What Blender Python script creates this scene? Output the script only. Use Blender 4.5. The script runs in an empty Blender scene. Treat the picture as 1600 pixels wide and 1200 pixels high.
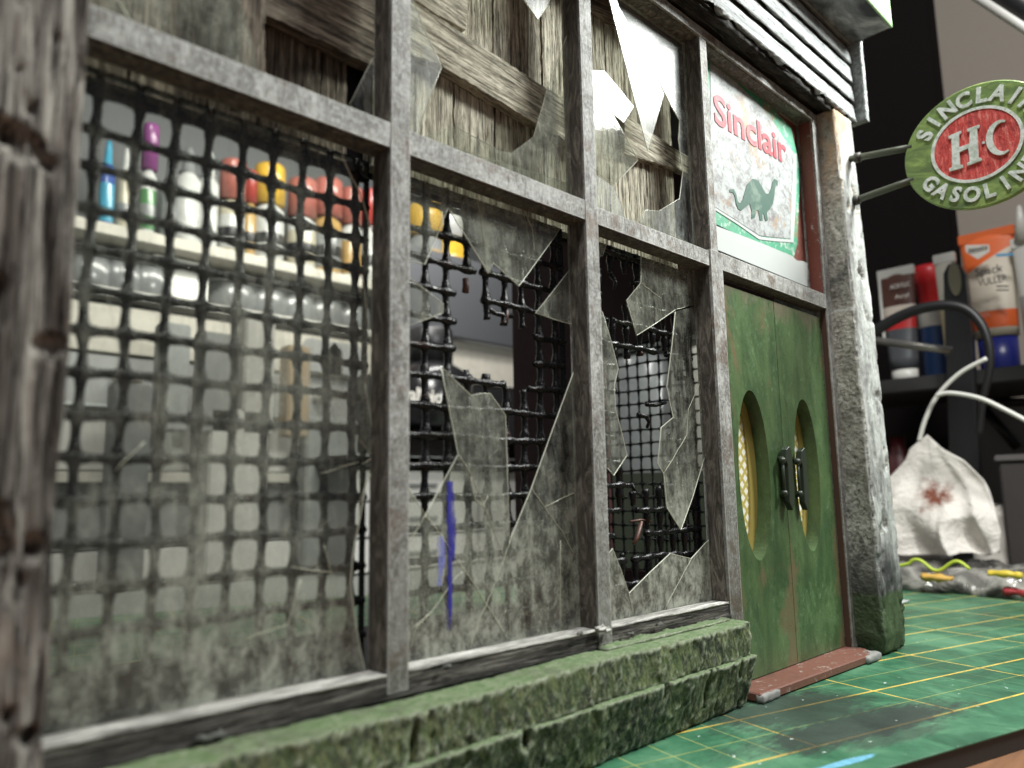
import bpy, bmesh, math, random
import numpy as np
from mathutils import Vector, Matrix
random.seed(7)
S = bpy.context.scene
COL = S.collection
# ------------------------------------------------------------------ camera
# one unit = 10 cm; x runs along the shop front, y into it, z up; mat at z = -0.5
YAW, PITCH, ROLL = math.radians(44.46548), math.radians(8.33974), math.radians(-0.94821)
FPX = 1184.12                      # focal length in pixels of the 1600 px wide photograph
CAMP = Vector((0, -1, 0))
fw = Vector((math.sin(YAW)*math.cos(PITCH), math.cos(YAW)*math.cos(PITCH), math.sin(PITCH)))
r0 = Vector((math.cos(YAW), -math.sin(YAW), 0)); u0 = r0.cross(fw)
cr = math.cos(ROLL)*r0 + math.sin(ROLL)*u0
cu = -math.sin(ROLL)*r0 + math.cos(ROLL)*u0
cd = bpy.data.cameras.new('camera'); cam = bpy.data.objects.new('camera', cd); COL.objects.link(cam)
M = Matrix.Identity(4)
for i in range(3):
    M[i][0] = cr[i]; M[i][1] = cu[i]; M[i][2] = -fw[i]; M[i][3] = CAMP[i]
cam.matrix_world = M
cd.sensor_width = 36; cd.lens = FPX/1600*36; cd.clip_start = 0.01; cd.clip_end = 200
cd.dof.use_dof = True; cd.dof.focus_distance = 1.95; cd.dof.aperture_fstop = 1.75
S.camera = cam
# ------------------------------------------------------------------ world, lamps, exposure
W = bpy.data.worlds.new('World'); S.world = W; W.use_nodes = True
W.node_tree.nodes['Background'].inputs[0].default_value = (0.80, 0.86, 0.95, 1)
W.node_tree.nodes['Background'].inputs[1].default_value = 0.17
def area(name, loc, target, size, size_y, power, color):
    l = bpy.data.lights.new(name, 'AREA'); l.shape = 'RECTANGLE'; l.size = size; l.size_y = size_y
    l.energy = power; l.color = color
    o = bpy.data.objects.new(name, l); COL.objects.link(o); o.location = loc
    o.rotation_euler = (Vector(target)-Vector(loc)).to_track_quat('-Z', 'Y').to_euler()
    return o
LAMP = Vector((3.1, -1.35, 2.3))
area('desk_lamp_light', LAMP, (1.6, 0, 0.6), 0.8, 0.55, 185, (0.97, 1.0, 0.955))
area('ceiling_light', (-.5, -2.2, 7.5), (1.8, 0.5, 0), 1.5, 1.5, 560, (1, 0.985, 0.95))
area('rack_fill_light', (3.2, 3.1, 3.1), (3.0, 5.0, .9), 3.0, 0.3, 150, (1, 0.98, 0.93))  # unseen lamp added to brighten the rack behind the model
S.view_settings.view_transform = 'Standard'; S.view_settings.look = 'None'
S.view_settings.exposure = 0.0; S.view_settings.gamma = 1
S.cycles.transparent_max_bounces = 24
S.cycles.max_bounces = 8

# ------------------------------------------------------------------ measuring helper
def at(px, py, Y=None, X=None, Z=None):
    d = fw*FPX + cr*(px-800) + cu*(600-py)
    t = (Y+1)/d.y if Y is not None else (X/d.x if X is not None else Z/d.z)
    return CAMP + d*t
def XZ(pts, Y): return [(p.x, p.z) for p in (at(a, b, Y=Y) for a, b in pts)]

# ------------------------------------------------------------------ noise
def _h(ix, iy, iz, s):
    n = (ix*374761393 + iy*668265263 + iz*1442695041 + s*974634777) & 0xffffffff
    n = ((n ^ (n >> 13))*1274126177) & 0xffffffff
    n = (n ^ (n >> 16)) & 0xffffffff
    return n/4294967295.0
def vn(P, s=0):
    P = np.asarray(P, float); i = np.floor(P).astype(np.int64); f = P-i; f = f*f*(3-2*f)
    r = 0
    for dx in (0, 1):
        for dy in (0, 1):
            for dz in (0, 1):
                w = (f[:, 0] if dx else 1-f[:, 0])*(f[:, 1] if dy else 1-f[:, 1])*(f[:, 2] if dz else 1-f[:, 2])
                r = r + w*_h(i[:, 0]+dx, i[:, 1]+dy, i[:, 2]+dz, s)
    return r*2-1
def fbm(P, s=0, o=4):
    P = np.asarray(P, float); r = 0; a = 1; t = 0
    for k in range(o):
        r = r+a*vn(P*2.03**k+17.3*k, s+k); t += a; a *= .5
    return r/t

# ------------------------------------------------------------------ materials
def newmat(name):
    m = bpy.data.materials.new(name); m.use_nodes = True
    nt = m.node_tree; nt.nodes.clear()
    return m, nt
class N:
    def __init__(s, name):
        s.m, s.nt = newmat(name); s.out = s.nt.nodes.new('ShaderNodeOutputMaterial')
        s.tc = s.nt.nodes.new('ShaderNodeTexCoord'); s.oi = s.nt.nodes.new('ShaderNodeObjectInfo')
        mu = s.nt.nodes.new('ShaderNodeVectorMath'); mu.operation = 'SCALE'
        mu.inputs[0].default_value = (7.1, 5.3, 9.7)
        s.nt.links.new(s.oi.outputs['Random'], mu.inputs['Scale'])
        ad = s.nt.nodes.new('ShaderNodeVectorMath'); ad.operation = 'ADD'
        s.L(s.tc.outputs['Object'], ad.inputs[0]); s.L(mu.outputs[0], ad.inputs[1]); s.vec = ad.outputs[0]
        s.geo = s.nt.nodes.new('ShaderNodeNewGeometry')
    def L(s, a, b): s.nt.links.new(a, b)
    def map(s, scale, src=None, rot=(0, 0, 0)):
        n = s.nt.nodes.new('ShaderNodeMapping'); n.inputs['Scale'].default_value = scale
        n.inputs['Rotation'].default_value = rot
        s.L(src or s.vec, n.inputs['Vector']); return n.outputs[0]
    def noise(s, scale=(1, 1, 1), detail=6, rough=.6, dist=0, src=None):
        n = s.nt.nodes.new('ShaderNodeTexNoise'); n.inputs['Scale'].default_value = 1
        n.inputs['Detail'].default_value = detail; n.inputs['Roughness'].default_value = rough
        n.inputs['Distortion'].default_value = dist
        if not isinstance(scale, tuple): scale = (scale,)*3
        s.L(s.map(scale, src), n.inputs['Vector']); return n.outputs[0]
    def voro(s, scale, feature='F1', src=None):
        n = s.nt.nodes.new('ShaderNodeTexVoronoi'); n.feature = feature; n.inputs['Scale'].default_value = 1
        if not isinstance(scale, tuple): scale = (scale,)*3
        s.L(s.map(scale, src), n.inputs['Vector']); return n.outputs['Distance']
    def ramp(s, f, stops):
        n = s.nt.nodes.new('ShaderNodeValToRGB'); e = n.color_ramp.elements
        while len(e) < len(stops): e.new(.5)
        for k, (p, c) in enumerate(stops):
            e[k].position = p
            if not isinstance(c, tuple): c = (c, c, c)
            e[k].color = (*c, 1)
        s.L(f, n.inputs[0]); return n.outputs[0]
    def mix(s, f, a, b, mode='MIX'):
        n = s.nt.nodes.new('ShaderNodeMix'); n.data_type = 'RGBA'; n.blend_type = mode
        for v, i in ((f, 0), (a, 6), (b, 7)):
            if hasattr(v, 'is_linked'): s.L(v, n.inputs[i])
            else: n.inputs[i].default_value = v if i == 0 else (*((v,)*3 if not isinstance(v, tuple) else v), 1)
        return n.outputs[2]
    def math(s, op, a, b=0, c=0):
        n = s.nt.nodes.new('ShaderNodeMath'); n.operation = op
        for k, v in enumerate((a, b, c)):
            if hasattr(v, 'is_linked'): s.L(v, n.inputs[k])
            else: n.inputs[k].default_value = v
        return n.outputs[0]
    def xyz(s, src=None):
        n = s.nt.nodes.new('ShaderNodeSeparateXYZ'); s.L(src or s.geo.outputs['Position'], n.inputs[0]); return n.outputs
    def bump(s, h, strength=.5, dist=.01, nrm=None):
        n = s.nt.nodes.new('ShaderNodeBump'); n.inputs['Strength'].default_value = strength
        n.inputs['Distance'].default_value = dist; s.L(h, n.inputs['Height'])
        if nrm: s.L(nrm, n.inputs['Normal'])
        return n.outputs[0]
    def bsdf(s, color, rough=.6, bump=None, metal=0, spec=.5, finish=True, **kw):
        n = s.nt.nodes.new('ShaderNodeBsdfPrincipled')
        for k, v in (('Base Color', color), ('Roughness', rough), ('Metallic', metal), ('Specular IOR Level', spec)):
            if hasattr(v, 'is_linked'): s.L(v, n.inputs[k])
            else: n.inputs[k].default_value = (*v, 1) if isinstance(v, tuple) else v
        for k, v in kw.items(): n.inputs[k.replace('_', ' ')].default_value = v
        if bump: s.L(bump, n.inputs['Normal'])
        if finish: s.L(n.outputs[0], s.out.inputs[0])
        return n.outputs[0]

def mat_plain(name, c, rough=.5, metal=0, var=.15, spec=.5, **kw):
    n = N(name); f = n.noise(14, 4)
    col = n.mix(n.math('MULTIPLY', f, var*2), c, tuple(x*.55 for x in c))
    n.bsdf(col, rough, n.bump(n.noise(60, 3), .08, .004), metal, spec, **kw)
    return n.m
def mat_frame():                       # grey brushed and sponged paint over plastic
    n = N('grey weathered paint')
    a = n.noise((9, 9, 9), 9, .72, .8); b = n.noise((130, 130, 130), 5, .75, .3); c = n.noise((60, 60, 22), 9, .8, 1.2); d = n.noise((190, 190, 45), 5, .75, .6)
    col = n.ramp(a, [(.36, (.13, .122, .108)), (.48, (.26, .255, .238)), (.6, (.47, .475, .455))])
    col = n.mix(n.ramp(b, [(.47, 0), (.62, .6)]), col, (.60, .64, .63))
    col = n.mix(n.ramp(c, [(.52, 0), (.60, .8)]), col, (.105, .098, .085))
    col = n.mix(n.ramp(d, [(.58, 0), (.65, .8)]), col, (.045, .042, .036))
    w = n.noise((14, 14, 14), 6, .7); z = n.xyz()[2]; x = n.xyz()[0]
    rz = n.ramp(n.math('ABSOLUTE', n.math('SUBTRACT', x, 1.755)), [(.03, .06), (.10, 0)])
    col = n.mix(n.ramp(n.math('ADD', w, rz), [(.55, 0), (.66, .7)]), col, (.13, .078, .048))
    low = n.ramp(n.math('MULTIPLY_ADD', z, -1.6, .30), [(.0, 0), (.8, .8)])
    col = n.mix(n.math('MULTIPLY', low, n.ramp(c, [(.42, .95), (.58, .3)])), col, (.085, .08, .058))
    bv = n.nt.nodes.new('ShaderNodeBevel'); bv.samples = 4; bv.inputs['Radius'].default_value = .0045
    dt = n.nt.nodes.new('ShaderNodeVectorMath'); dt.operation = 'DOT_PRODUCT'; n.L(bv.outputs[0], dt.inputs[0]); n.L(n.geo.outputs['True Normal'], dt.inputs[1])
    wear = n.ramp(n.math('ADD', n.math('SUBTRACT', 1, dt.outputs['Value']), n.math('MULTIPLY', n.math('SUBTRACT', c, .5), .25)), [(.05, 0), (.14, .8)])
    col = n.mix(wear, col, (.66, .67, .63))
    h = n.math('ADD', n.math('MULTIPLY', d, .8), c)
    n.bsdf(col, .55, n.bump(h, 1.0, .006)); return n.m
def mat_frame_dark():                  # shaded brown paint, the shade of the recessed reveals put into its colour
    n = N('shaded brown paint')
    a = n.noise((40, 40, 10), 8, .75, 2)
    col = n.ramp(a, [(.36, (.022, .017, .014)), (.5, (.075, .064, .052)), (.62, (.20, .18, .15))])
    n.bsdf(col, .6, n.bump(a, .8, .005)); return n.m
def mat_wood(name, dark, mid, light, sc=1.0, rust=None, moss=False, bs=.9):
    n = N(name)
    g = n.noise((2.2*sc, 40*sc, 40*sc), 8, .68, .7); f = n.noise((7*sc, 160*sc, 160*sc), 4, .7, .4)
    k = n.noise((9*sc, 14*sc, 14*sc), 5, .6, .6)
    col = n.ramp(g, [(.36, dark), (.47, mid), (.60, light)])
    crack = n.ramp(f, [(.38, 1), (.47, 0)])
    col = n.mix(n.math('MULTIPLY', crack, .8), col, tuple(x*.35 for x in dark))
    col = n.mix(n.ramp(k, [(.45, 0), (.7, .45)]), col, tuple(x*.7 for x in dark))
    if rust: col = n.mix(n.ramp(n.noise(7, 3), [(.56, 0), (.68, .7)]), col, rust)
    h = n.math('SUBTRACT', g, n.math('MULTIPLY', crack, .5))
    n.bsdf(col, .85, n.bump(h, bs, .012), spec=.25); return n.m
def mat_moss():
    n = N('mossy dark green paint')
    a = n.noise(6, 8, .68, .5); b = n.noise((60, 60, 34), 9, .8, .5); st = n.noise((120, 120, 26), 8, .78, .6, src=n.map((1, 1, 1), rot=(0, .35, 0))); f = n.noise(240, 4, .7)
    col = n.ramp(a, [(.40, (.012, .024, .006)), (.5, (.042, .080, .018)), (.60, (.115, .175, .048))])
    col = n.mix(n.ramp(b, [(.50, 0), (.57, .9)]), col, (.012, .018, .007))
    col = n.mix(n.ramp(st, [(.50, 0), (.58, .75)]), col, (.30, .34, .15))
    col = n.mix(n.ramp(f, [(.58, 0), (.66, .6)]), col, (.36, .40, .26))
    pt = n.ramp(n.geo.outputs['Pointiness'], [(.505, 0), (.545, 1)])
    col = n.mix(n.math('MULTIPLY', pt, n.ramp(b, [(.4, 1), (.6, .4)])), col, (.56, .62, .46))
    sx = n.nt.nodes.new('ShaderNodeSeparateXYZ'); n.L(n.geo.outputs['True Normal'], sx.inputs[0])
    top = n.ramp(sx.outputs[2], [(.5, 0), (.85, 1)])
    tc = n.mix(n.ramp(b, [(.45, 0), (.58, .8)]), (.18, .29, .12), (.42, .50, .32))
    tc = n.mix(n.ramp(a, [(.53, 0), (.62, .5)]), tc, (.15, .14, .11))
    col = n.mix(top, col, tc)
    n.bsdf(col, .5, n.bump(n.math('ADD', b, n.math('MULTIPLY', st, 1.5)), .9, .011), spec=.5); return n.m
def mat_postwhite():                   # flaking white paint, soot and green at the foot
    n = N('flaking white paint with sooty green foot')
    z = n.xyz()[2]; x = n.xyz()[0]
    a = n.noise((16, 16, 6), 9, .75, .5); b = n.noise((50, 50, 24), 8, .8, .6); g = n.noise(10, 6, .65); k = n.noise((120, 120, 70), 4, .7)
    col = n.ramp(a, [(.38, (.17, .175, .165)), (.5, (.34, .355, .34)), (.62, (.54, .565, .54))])
    col = n.mix(n.ramp(b, [(.60, 0), (.63, .92)]), col, (.035, .033, .030))
    col = n.mix(n.ramp(k, [(.63, 0), (.68, .6)]), col, (.09, .09, .085))
    zz = n.math('ADD', z, n.math('MULTIPLY', n.math('SUBTRACT', g, .5), .22))
    soot = n.ramp(n.math('MULTIPLY_ADD', n.math('ADD', zz, n.math('MULTIPLY', n.math('SUBTRACT', x, 2.45), .55)), 1/.45, .50/.45), [(.66, .97), (.96, 0)])
    soot = n.math('MULTIPLY', soot, n.ramp(a, [(.42, 1), (.60, .6)]))
    col = n.mix(soot, col, (.028, .028, .030))
    gr = n.ramp(n.math('MULTIPLY_ADD', n.math('ADD', z, n.math('MULTIPLY', n.math('SUBTRACT', g, .5), .05)), 10, 3.75), [(.45, 1), (.6, 0)])  # below -.32
    gc = n.ramp(a, [(.3, (.018, .030, .010)), (.55, (.055, .095, .035)), (.75, (.14, .19, .10))])
    col = n.mix(gr, col, gc)
    ru = n.ramp(n.math('MULTIPLY_ADD', zz, 4, -4.0), [(.25, 0), (.9, .75)])   # near the top z>1.05
    left = n.ramp(n.math('MULTIPLY_ADD', x, -9, 23.6), [(.3, 0), (.8, 1)])
    col = n.mix(n.math('MULTIPLY', n.math('MULTIPLY', ru, left), n.ramp(g, [(.42, 0), (.55, 1)])), col, (.46, .25, .09))
    n.bsdf(col, .6, n.bump(n.math('ADD', a, n.math('MULTIPLY', b, .7)), .9, .012)); return n.m
def mat_postgrey():
    n = N('cracked grey filler')
    z = n.xyz()[2]
    b = n.voro(70); a = n.noise((14, 14, 9), 8, .7, 1); c = n.noise(60, 6, .7, 1)
    col = n.ramp(a, [(.38, (.13, .13, .115)), (.5, (.28, .285, .255)), (.62, (.46, .47, .42))])
    col = n.mix(n.ramp(c, [(.52, 0), (.60, .85)]), col, (.045, .045, .04))
    up = n.ramp(n.math('MULTIPLY_ADD', z, 1/1.2, .35), [(.15, 0), (.9, .55)])
    col = n.mix(n.math('MULTIPLY', up, n.ramp(c, [(.42, 1), (.6, .4)])), col, (.46, .44, .37))
    blk = n.math('SUBTRACT', 1, n.math('MULTIPLY', n.math('ABSOLUTE', n.math('SUBTRACT', z, .70)), 8))  # dark of a recess painted on as a black patch
    blk = n.math('MULTIPLY', n.ramp(blk, [(.1, 0), (.6, .9)]), n.ramp(a, [(.35, 1), (.6, .3)]))
    col = n.mix(blk, col, (.03, .028, .026))
    ru = n.math('MULTIPLY', n.ramp(n.math('MULTIPLY_ADD', z, 3, -2.6), [(.1, 0), (.8, .85)]), n.ramp(a, [(.42, .1), (.6, 1)]))
    col = n.mix(ru, col, (.42, .23, .09))
    soot = n.ramp(n.math('MULTIPLY_ADD', z, 4, 1.35), [(.15, .9), (.8, 0)])
    col = n.mix(soot, col, (.03, .032, .028))
    gr = n.ramp(n.math('MULTIPLY_ADD', z, 10, 3.7), [(.45, 1), (.6, 0)])
    col = n.mix(gr, col, (.035, .058, .022))
    n.bsdf(col, .6, n.bump(n.math('ADD', n.math('MULTIPLY', b, .6), c), .8, .008)); return n.m
def mat_clap():
    n = N('worn white clapboard paint')
    a = n.noise((5, 60, 60), 9, .75, .3); b = n.noise((26, 90, 90), 8, .78, .4); c = n.noise((12, 14, 14), 6, .7)
    col = n.ramp(a, [(.38, (.14, .148, .15)), (.5, (.28, .296, .30)), (.62, (.46, .485, .49))])
    col = n.mix(n.ramp(b, [(.56, 0), (.60, .9)]), col, (.04, .04, .04))
    col = n.mix(n.ramp(c, [(.56, 0), (.66, .6)]), col, (.20, .20, .195))
    n.bsdf(col, .6, n.bump(n.math('ADD', a, b), .9, .008)); return n.m
def mat_door():
    n = N('worn green door paint')
    a = n.noise((4.5, 4.5, 2.0), 8, .66, .4); b = n.noise((70, 70, 50), 8, .8, .4); c = n.noise((14, 14, 4), 7, .62, .2); e_ = n.noise((7, 7, 4), 9, .74, .4)
    z = n.xyz()[2]; x = n.xyz()[0]
    col = n.ramp(c, [(.38, (.032, .068, .026)), (.60, (.068, .118, .046))])
    col = n.mix(n.ramp(e_, [(.50, 0), (.66, .6)]), col, (.115, .19, .085))
    col = n.mix(n.math('MULTIPLY', n.ramp(b, [(.56, 0), (.66, .35)]), n.ramp(e_, [(.42, 0), (.55, 1)])), col, (.26, .40, .22))
    seam = n.ramp(n.math('ABSOLUTE', n.math('SUBTRACT', x, 2.10)), [(.0, .14), (.12, 0)])
    side = n.ramp(n.math('ABSOLUTE', n.math('SUBTRACT', n.math('ABSOLUTE', n.math('SUBTRACT', x, 2.095)), .325)), [(.0, .13), (.07, 0)])
    foot = n.ramp(n.math('MULTIPLY_ADD', z, -2, -.1), [(.0, 0), (.8, 1)])
    m = n.math('ADD', a, n.math('ADD', n.math('MULTIPLY', seam, foot), side))
    col = n.mix(n.math('MULTIPLY', n.ramp(m, [(.595, 0), (.65, .85)]), n.ramp(b, [(.4, 1), (.6, .55)])), col, (.15, .105, .06))
    hi = n.ramp(n.math('MULTIPLY_ADD', n.math('ADD', z, n.math('MULTIPLY', n.math('SUBTRACT', e_, .5), .35)), 10, -4.9), [(.15, 0), (.75, .8)])
    col = n.mix(hi, col, (.15, .125, .085))
    n.bsdf(col, n.ramp(b, [(.4, .26), (.6, .48)]), n.bump(n.math('ADD', n.math('MULTIPLY', e_, .5), b), .25, .004)); return n.m
def mat_glass(name, amount=.42, gloss=.06, tint=(.34, .35, .27)):
    n = N(name)
    wp = n.geo.outputs['Position']
    a = n.noise(3.5, 7, .62, .2, src=wp); b = n.noise((60, 60, 8), 8, .75, .1, src=wp); c = n.noise((30, 30, 22), 9, .8, .2, src=wp)
    z = n.xyz(wp)[2]
    low = n.ramp(n.math('MULTIPLY_ADD', z, -2.4, .22), [(.05, 0), (1, .50)])     # dirt gathers at the sill
    low = n.math('MULTIPLY', low, n.ramp(c, [(.40, .25), (.58, 1.1)]))
    e = n.noise((260, 260, 9), 3, .6, 0, src=n.map((1, 1, 1), wp, rot=(0, .25, 0))); f = n.noise((9, 260, 240), 3, .6, 0, src=n.map((1, 1, 1), wp, rot=(0, .6, 0)))
    m = n.math('ADD', n.math('MULTIPLY_ADD', n.math('SUBTRACT', a, .5), 1.5, n.math('MULTIPLY_ADD', n.math('SUBTRACT', b, .5), 1.2, amount)), n.math('MULTIPLY', n.math('SUBTRACT', c, .5), .7))
    m = n.math('MAXIMUM', m, .035)
    scr = n.math('MAXIMUM', n.ramp(e, [(.64, 0), (.70, .5)]), n.ramp(f, [(.67, 0), (.72, .5)]))
    m = n.math('ADD', m, n.math('MULTIPLY', scr, .7))
    dirt = n.math('MINIMUM', n.math('ADD', m, low), .93)
    tr = n.nt.nodes.new('ShaderNodeBsdfTransparent'); tr.inputs[0].default_value = (.96, .97, .94, 1)
    gl = n.nt.nodes.new('ShaderNodeBsdfGlossy'); gl.inputs['Roughness'].default_value = gloss
    fr = n.nt.nodes.new('ShaderNodeFresnel'); fr.inputs['IOR'].default_value = 1.5
    n.L(n.bump(a, .05, .01), gl.inputs['Normal'])
    m1 = n.nt.nodes.new('ShaderNodeMixShader'); front = n.math('SUBTRACT', 1, n.geo.outputs['Backfacing']); n.L(n.math('MULTIPLY', fr.outputs[0], front), m1.inputs[0]); n.L(tr.outputs[0], m1.inputs[1]); n.L(gl.outputs[0], m1.inputs[2])
    df = n.nt.nodes.new('ShaderNodeBsdfDiffuse'); tl = n.nt.nodes.new('ShaderNodeBsdfTranslucent')
    dc = n.ramp(c, [(.40, tuple(x*.5 for x in tint)), (.60, tint)])
    n.L(dc, df.inputs[0]); n.L(dc, tl.inputs[0])
    m2 = n.nt.nodes.new('ShaderNodeMixShader'); m2.inputs[0].default_value = .35; n.L(df.outputs[0], m2.inputs[1]); n.L(tl.outputs[0], m2.inputs[2])
    m3 = n.nt.nodes.new('ShaderNodeMixShader'); n.L(n.math('MULTIPLY', dirt, n.math('SUBTRACT', 1, n.geo.outputs['Backfacing'])), m3.inputs[0]); n.L(m1.outputs[0], m3.inputs[1]); n.L(m2.outputs[0], m3.inputs[2])
    n.L(m3.outputs[0], n.out.inputs[0]); return n.m
def mat_edge(name, c):
    n = N(name)
    tr = n.nt.nodes.new('ShaderNodeBsdfTransparent'); b = n.bsdf(c, .25, finish=False)
    m = n.nt.nodes.new('ShaderNodeMixShader'); m.inputs[0].default_value = .8
    n.L(tr.outputs[0], m.inputs[1]); n.L(b, m.inputs[2]); n.L(m.outputs[0], n.out.inputs[0]); return n.m
def mat_wire():
    n = N('glossy black painted wire')
    a = n.noise(90, 5, .7, .5); b = n.noise(14, 4)
    col = n.ramp(b, [(.62, (.004, .004, .005)), (.72, (.030, .010, .006))])
    n.bsdf(col, n.ramp(a, [(.3, .12), (.7, .4)]), n.bump(a, .5, .004), spec=.30); return n.m
def mat_chip(name, c, under=(.40, .40, .40), lo=.56, hi=.62, rough=.6, rust=(.23, .12, .05)):
    n = N(name); wp = n.geo.outputs['Position']
    a = n.noise(34, 9, .8, .3, src=wp); b = n.noise(8, 8, .72, .3, src=wp); d = n.noise(70, 5, .7, src=wp)
    col = n.mix(n.ramp(d, [(.4, 0), (.7, .35)]), c, tuple(x*.6 for x in c))
    col = n.mix(n.ramp(a, [(lo, 0), (hi, .9)]), col, under)
    col = n.mix(n.ramp(b, [(.55, 0), (.62, .85)]), col, rust)
    n.bsdf(col, rough, n.bump(a, .4, .004)); return n.m
def mat_mat():
    n = N('green self healing mat with printed yellow grid')
    wp = n.geo.outputs['Position']
    a = math.radians(-15.3)
    mp = n.nt.nodes.new('ShaderNodeVectorMath'); mp.operation = 'SUBTRACT'; P1 = at(1154, 1125, Z=-.5)
    mp.inputs[1].default_value = (P1.x, P1.y, 0); n.L(wp, mp.inputs[0])
    def dot(v):
        d = n.nt.nodes.new('ShaderNodeVectorMath'); d.operation = 'DOT_PRODUCT'; d.inputs[1].default_value = v
        n.L(mp.outputs[0], d.inputs[0]); return d.outputs['Value']
    u = dot((math.cos(a), math.sin(a), 0)); v = dot((math.sin(a), -math.cos(a), 0))
    def line(c, pitch, w):
        t = n.math('ABSOLUTE', n.math('SUBTRACT', n.math('FRACT', n.math('ADD', n.math('DIVIDE', c, pitch), .5+100)), .5))
        return n.math('LESS_THAN', t, w/pitch/2)
    inside = n.math('LESS_THAN', v, .212)
    thick = n.math('MAXIMUM', line(v, .2085, .0075), line(u, .4625, .0055))
    mid = n.math('MAXIMUM', line(n.math('ADD', v, .10425), .2085, .0032), n.math('MULTIPLY', line(u, .0925, .0030), n.math('LESS_THAN', u, .03)))
    faint = line(u, .0925, .0022)
    w1 = n.noise(5, 6, .65, .5, src=wp); w2 = n.noise((20, 60, 20), 6, .7, src=wp); w3 = n.noise(40, 4, src=wp)
    col = n.ramp(w1, [(.36, (.017, .080, .041)), (.5, (.038, .138, .073)), (.63, (.082, .205, .115))])
    wear = n.ramp(w2, [(.35, 1), (.62, .45)])
    col = n.mix(n.math('MULTIPLY', n.math('MULTIPLY', faint, inside), .30), col, (.30, .42, .20))
    col = n.mix(n.math('MULTIPLY', n.math('MULTIPLY', n.math('MULTIPLY', mid, inside), wear), .55), col, (.52, .46, .10))
    col = n.mix(n.math('MULTIPLY', n.math('MULTIPLY', n.math('MULTIPLY', thick, inside), wear), .95), col, (.78, .52, .09))
    # black paint smear in front of the threshold
    def blob(px, py, ru, rv):
        c = at(px, py, Z=-.5)-P1; cu_ = c.x*math.cos(a)+c.y*math.sin(a); cv_ = c.x*math.sin(a)-c.y*math.cos(a)
        du = n.math('DIVIDE', n.math('SUBTRACT', u, cu_), ru); dv = n.math('DIVIDE', n.math('SUBTRACT', v, cv_), rv)
        r = n.math('SQRT', n.math('ADD', n.math('MULTIPLY', du, du), n.math('MULTIPLY', dv, dv)))
        r = n.math('ADD', r, n.math('MULTIPLY', n.math('SUBTRACT', w2, .5), 1.1))
        r = n.math('ADD', r, n.math('MULTIPLY', n.math('SUBTRACT', w1, .5), .8))
        return n.ramp(r, [(.60, 1), (1.05, 0)])
    sm = n.math('MAXIMUM', blob(1340, 1135, .42, .10), n.math('MULTIPLY', blob(1235, 1110, .28, .16), .9))
    sm = n.math('MAXIMUM', sm, n.math('MULTIPLY', blob(1400, 1150, .2, .04), .7))
    col = n.mix(n.math('MULTIPLY', sm, .9), col, (.026, .032, .030))
    bl = n.math('MULTIPLY', blob(1318, 1192, .11, .013), n.ramp(w3, [(.3, 1), (.6, .7)]))
    col = n.mix(bl, col, (.16, .42, .62))
    sp = n.ramp(n.noise(34, 4, .6, src=wp), [(.69, 0), (.71, .8)])
    col = n.mix(sp, col, (.55, .62, .60))
    n.bsdf(col, n.ramp(w1, [(.3, .35), (.7, .55)]), n.bump(n.math('ADD', w3, w2), .12, .004)); return n.m

MF = mat_frame(); MFD = mat_frame_dark()
MWB = mat_wood('bleached grey barn wood', (.09, .074, .052), (.40, .365, .28), (.70, .66, .53), 2.6)
MWD = mat_wood('dark aged barn wood', (.045, .034, .025), (.16, .13, .10), (.36, .31, .24), 2.6)
MWP = mat_wood('rough weathered post wood', (.055, .048, .042), (.15, .138, .122), (.27, .255, .225), 1.0, rust=(.15, .080, .040), bs=.8)
MMOSS = mat_moss(); MPW = mat_postwhite(); MPG = mat_postgrey(); MCL = mat_clap(); MDO = mat_door()
MGL = mat_glass('dirty clear styrene', .27, tint=(.50, .52, .44)); MGL2 = mat_glass('lightly hazed styrene', .26, gloss=.24, tint=(.58, .62, .60))
MGLA = mat_glass('dusty clear styrene', .15, tint=(.50, .52, .44))
MED = mat_edge('pale broken styrene edge', (.72, .74, .62)); MWI = mat_wire()
MCRK = mat_edge('pale scratched crack', (.55, .56, .44))
MMAT = mat_mat()
MDARK = mat_plain('dark painted interior', (.010, .009, .009), .8)
MRED = mat_plain('dark oxblood painted wall', (.055, .010, .009), .6, var=.5)
MRUST = mat_chip('rust brown flaking paint', (.16, .040, .025), under=(.34, .34, .33), lo=.60, hi=.64, rough=.6, rust=(.10, .03, .02))
MBRN = mat_chip('scuffed red brown paint', (.15, .060, .042), under=(.34, .31, .28), lo=.57, hi=.64, rough=.55, rust=(.10, .05, .035))
MBLKWOOD = mat_wood('charred black wood', (.008, .008, .007), (.028, .026, .023), (.07, .066, .06), 2.0)
MWHITE = mat_plain('bare white styrene', (.46, .49, .48), .35, var=.06)
MGREENBR = mat_plain('olive green bracket paint', (.075, .085, .060), .45)
MHAND = mat_plain('dark green handle paint', (.030, .042, .028), .4, var=.4)

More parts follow.
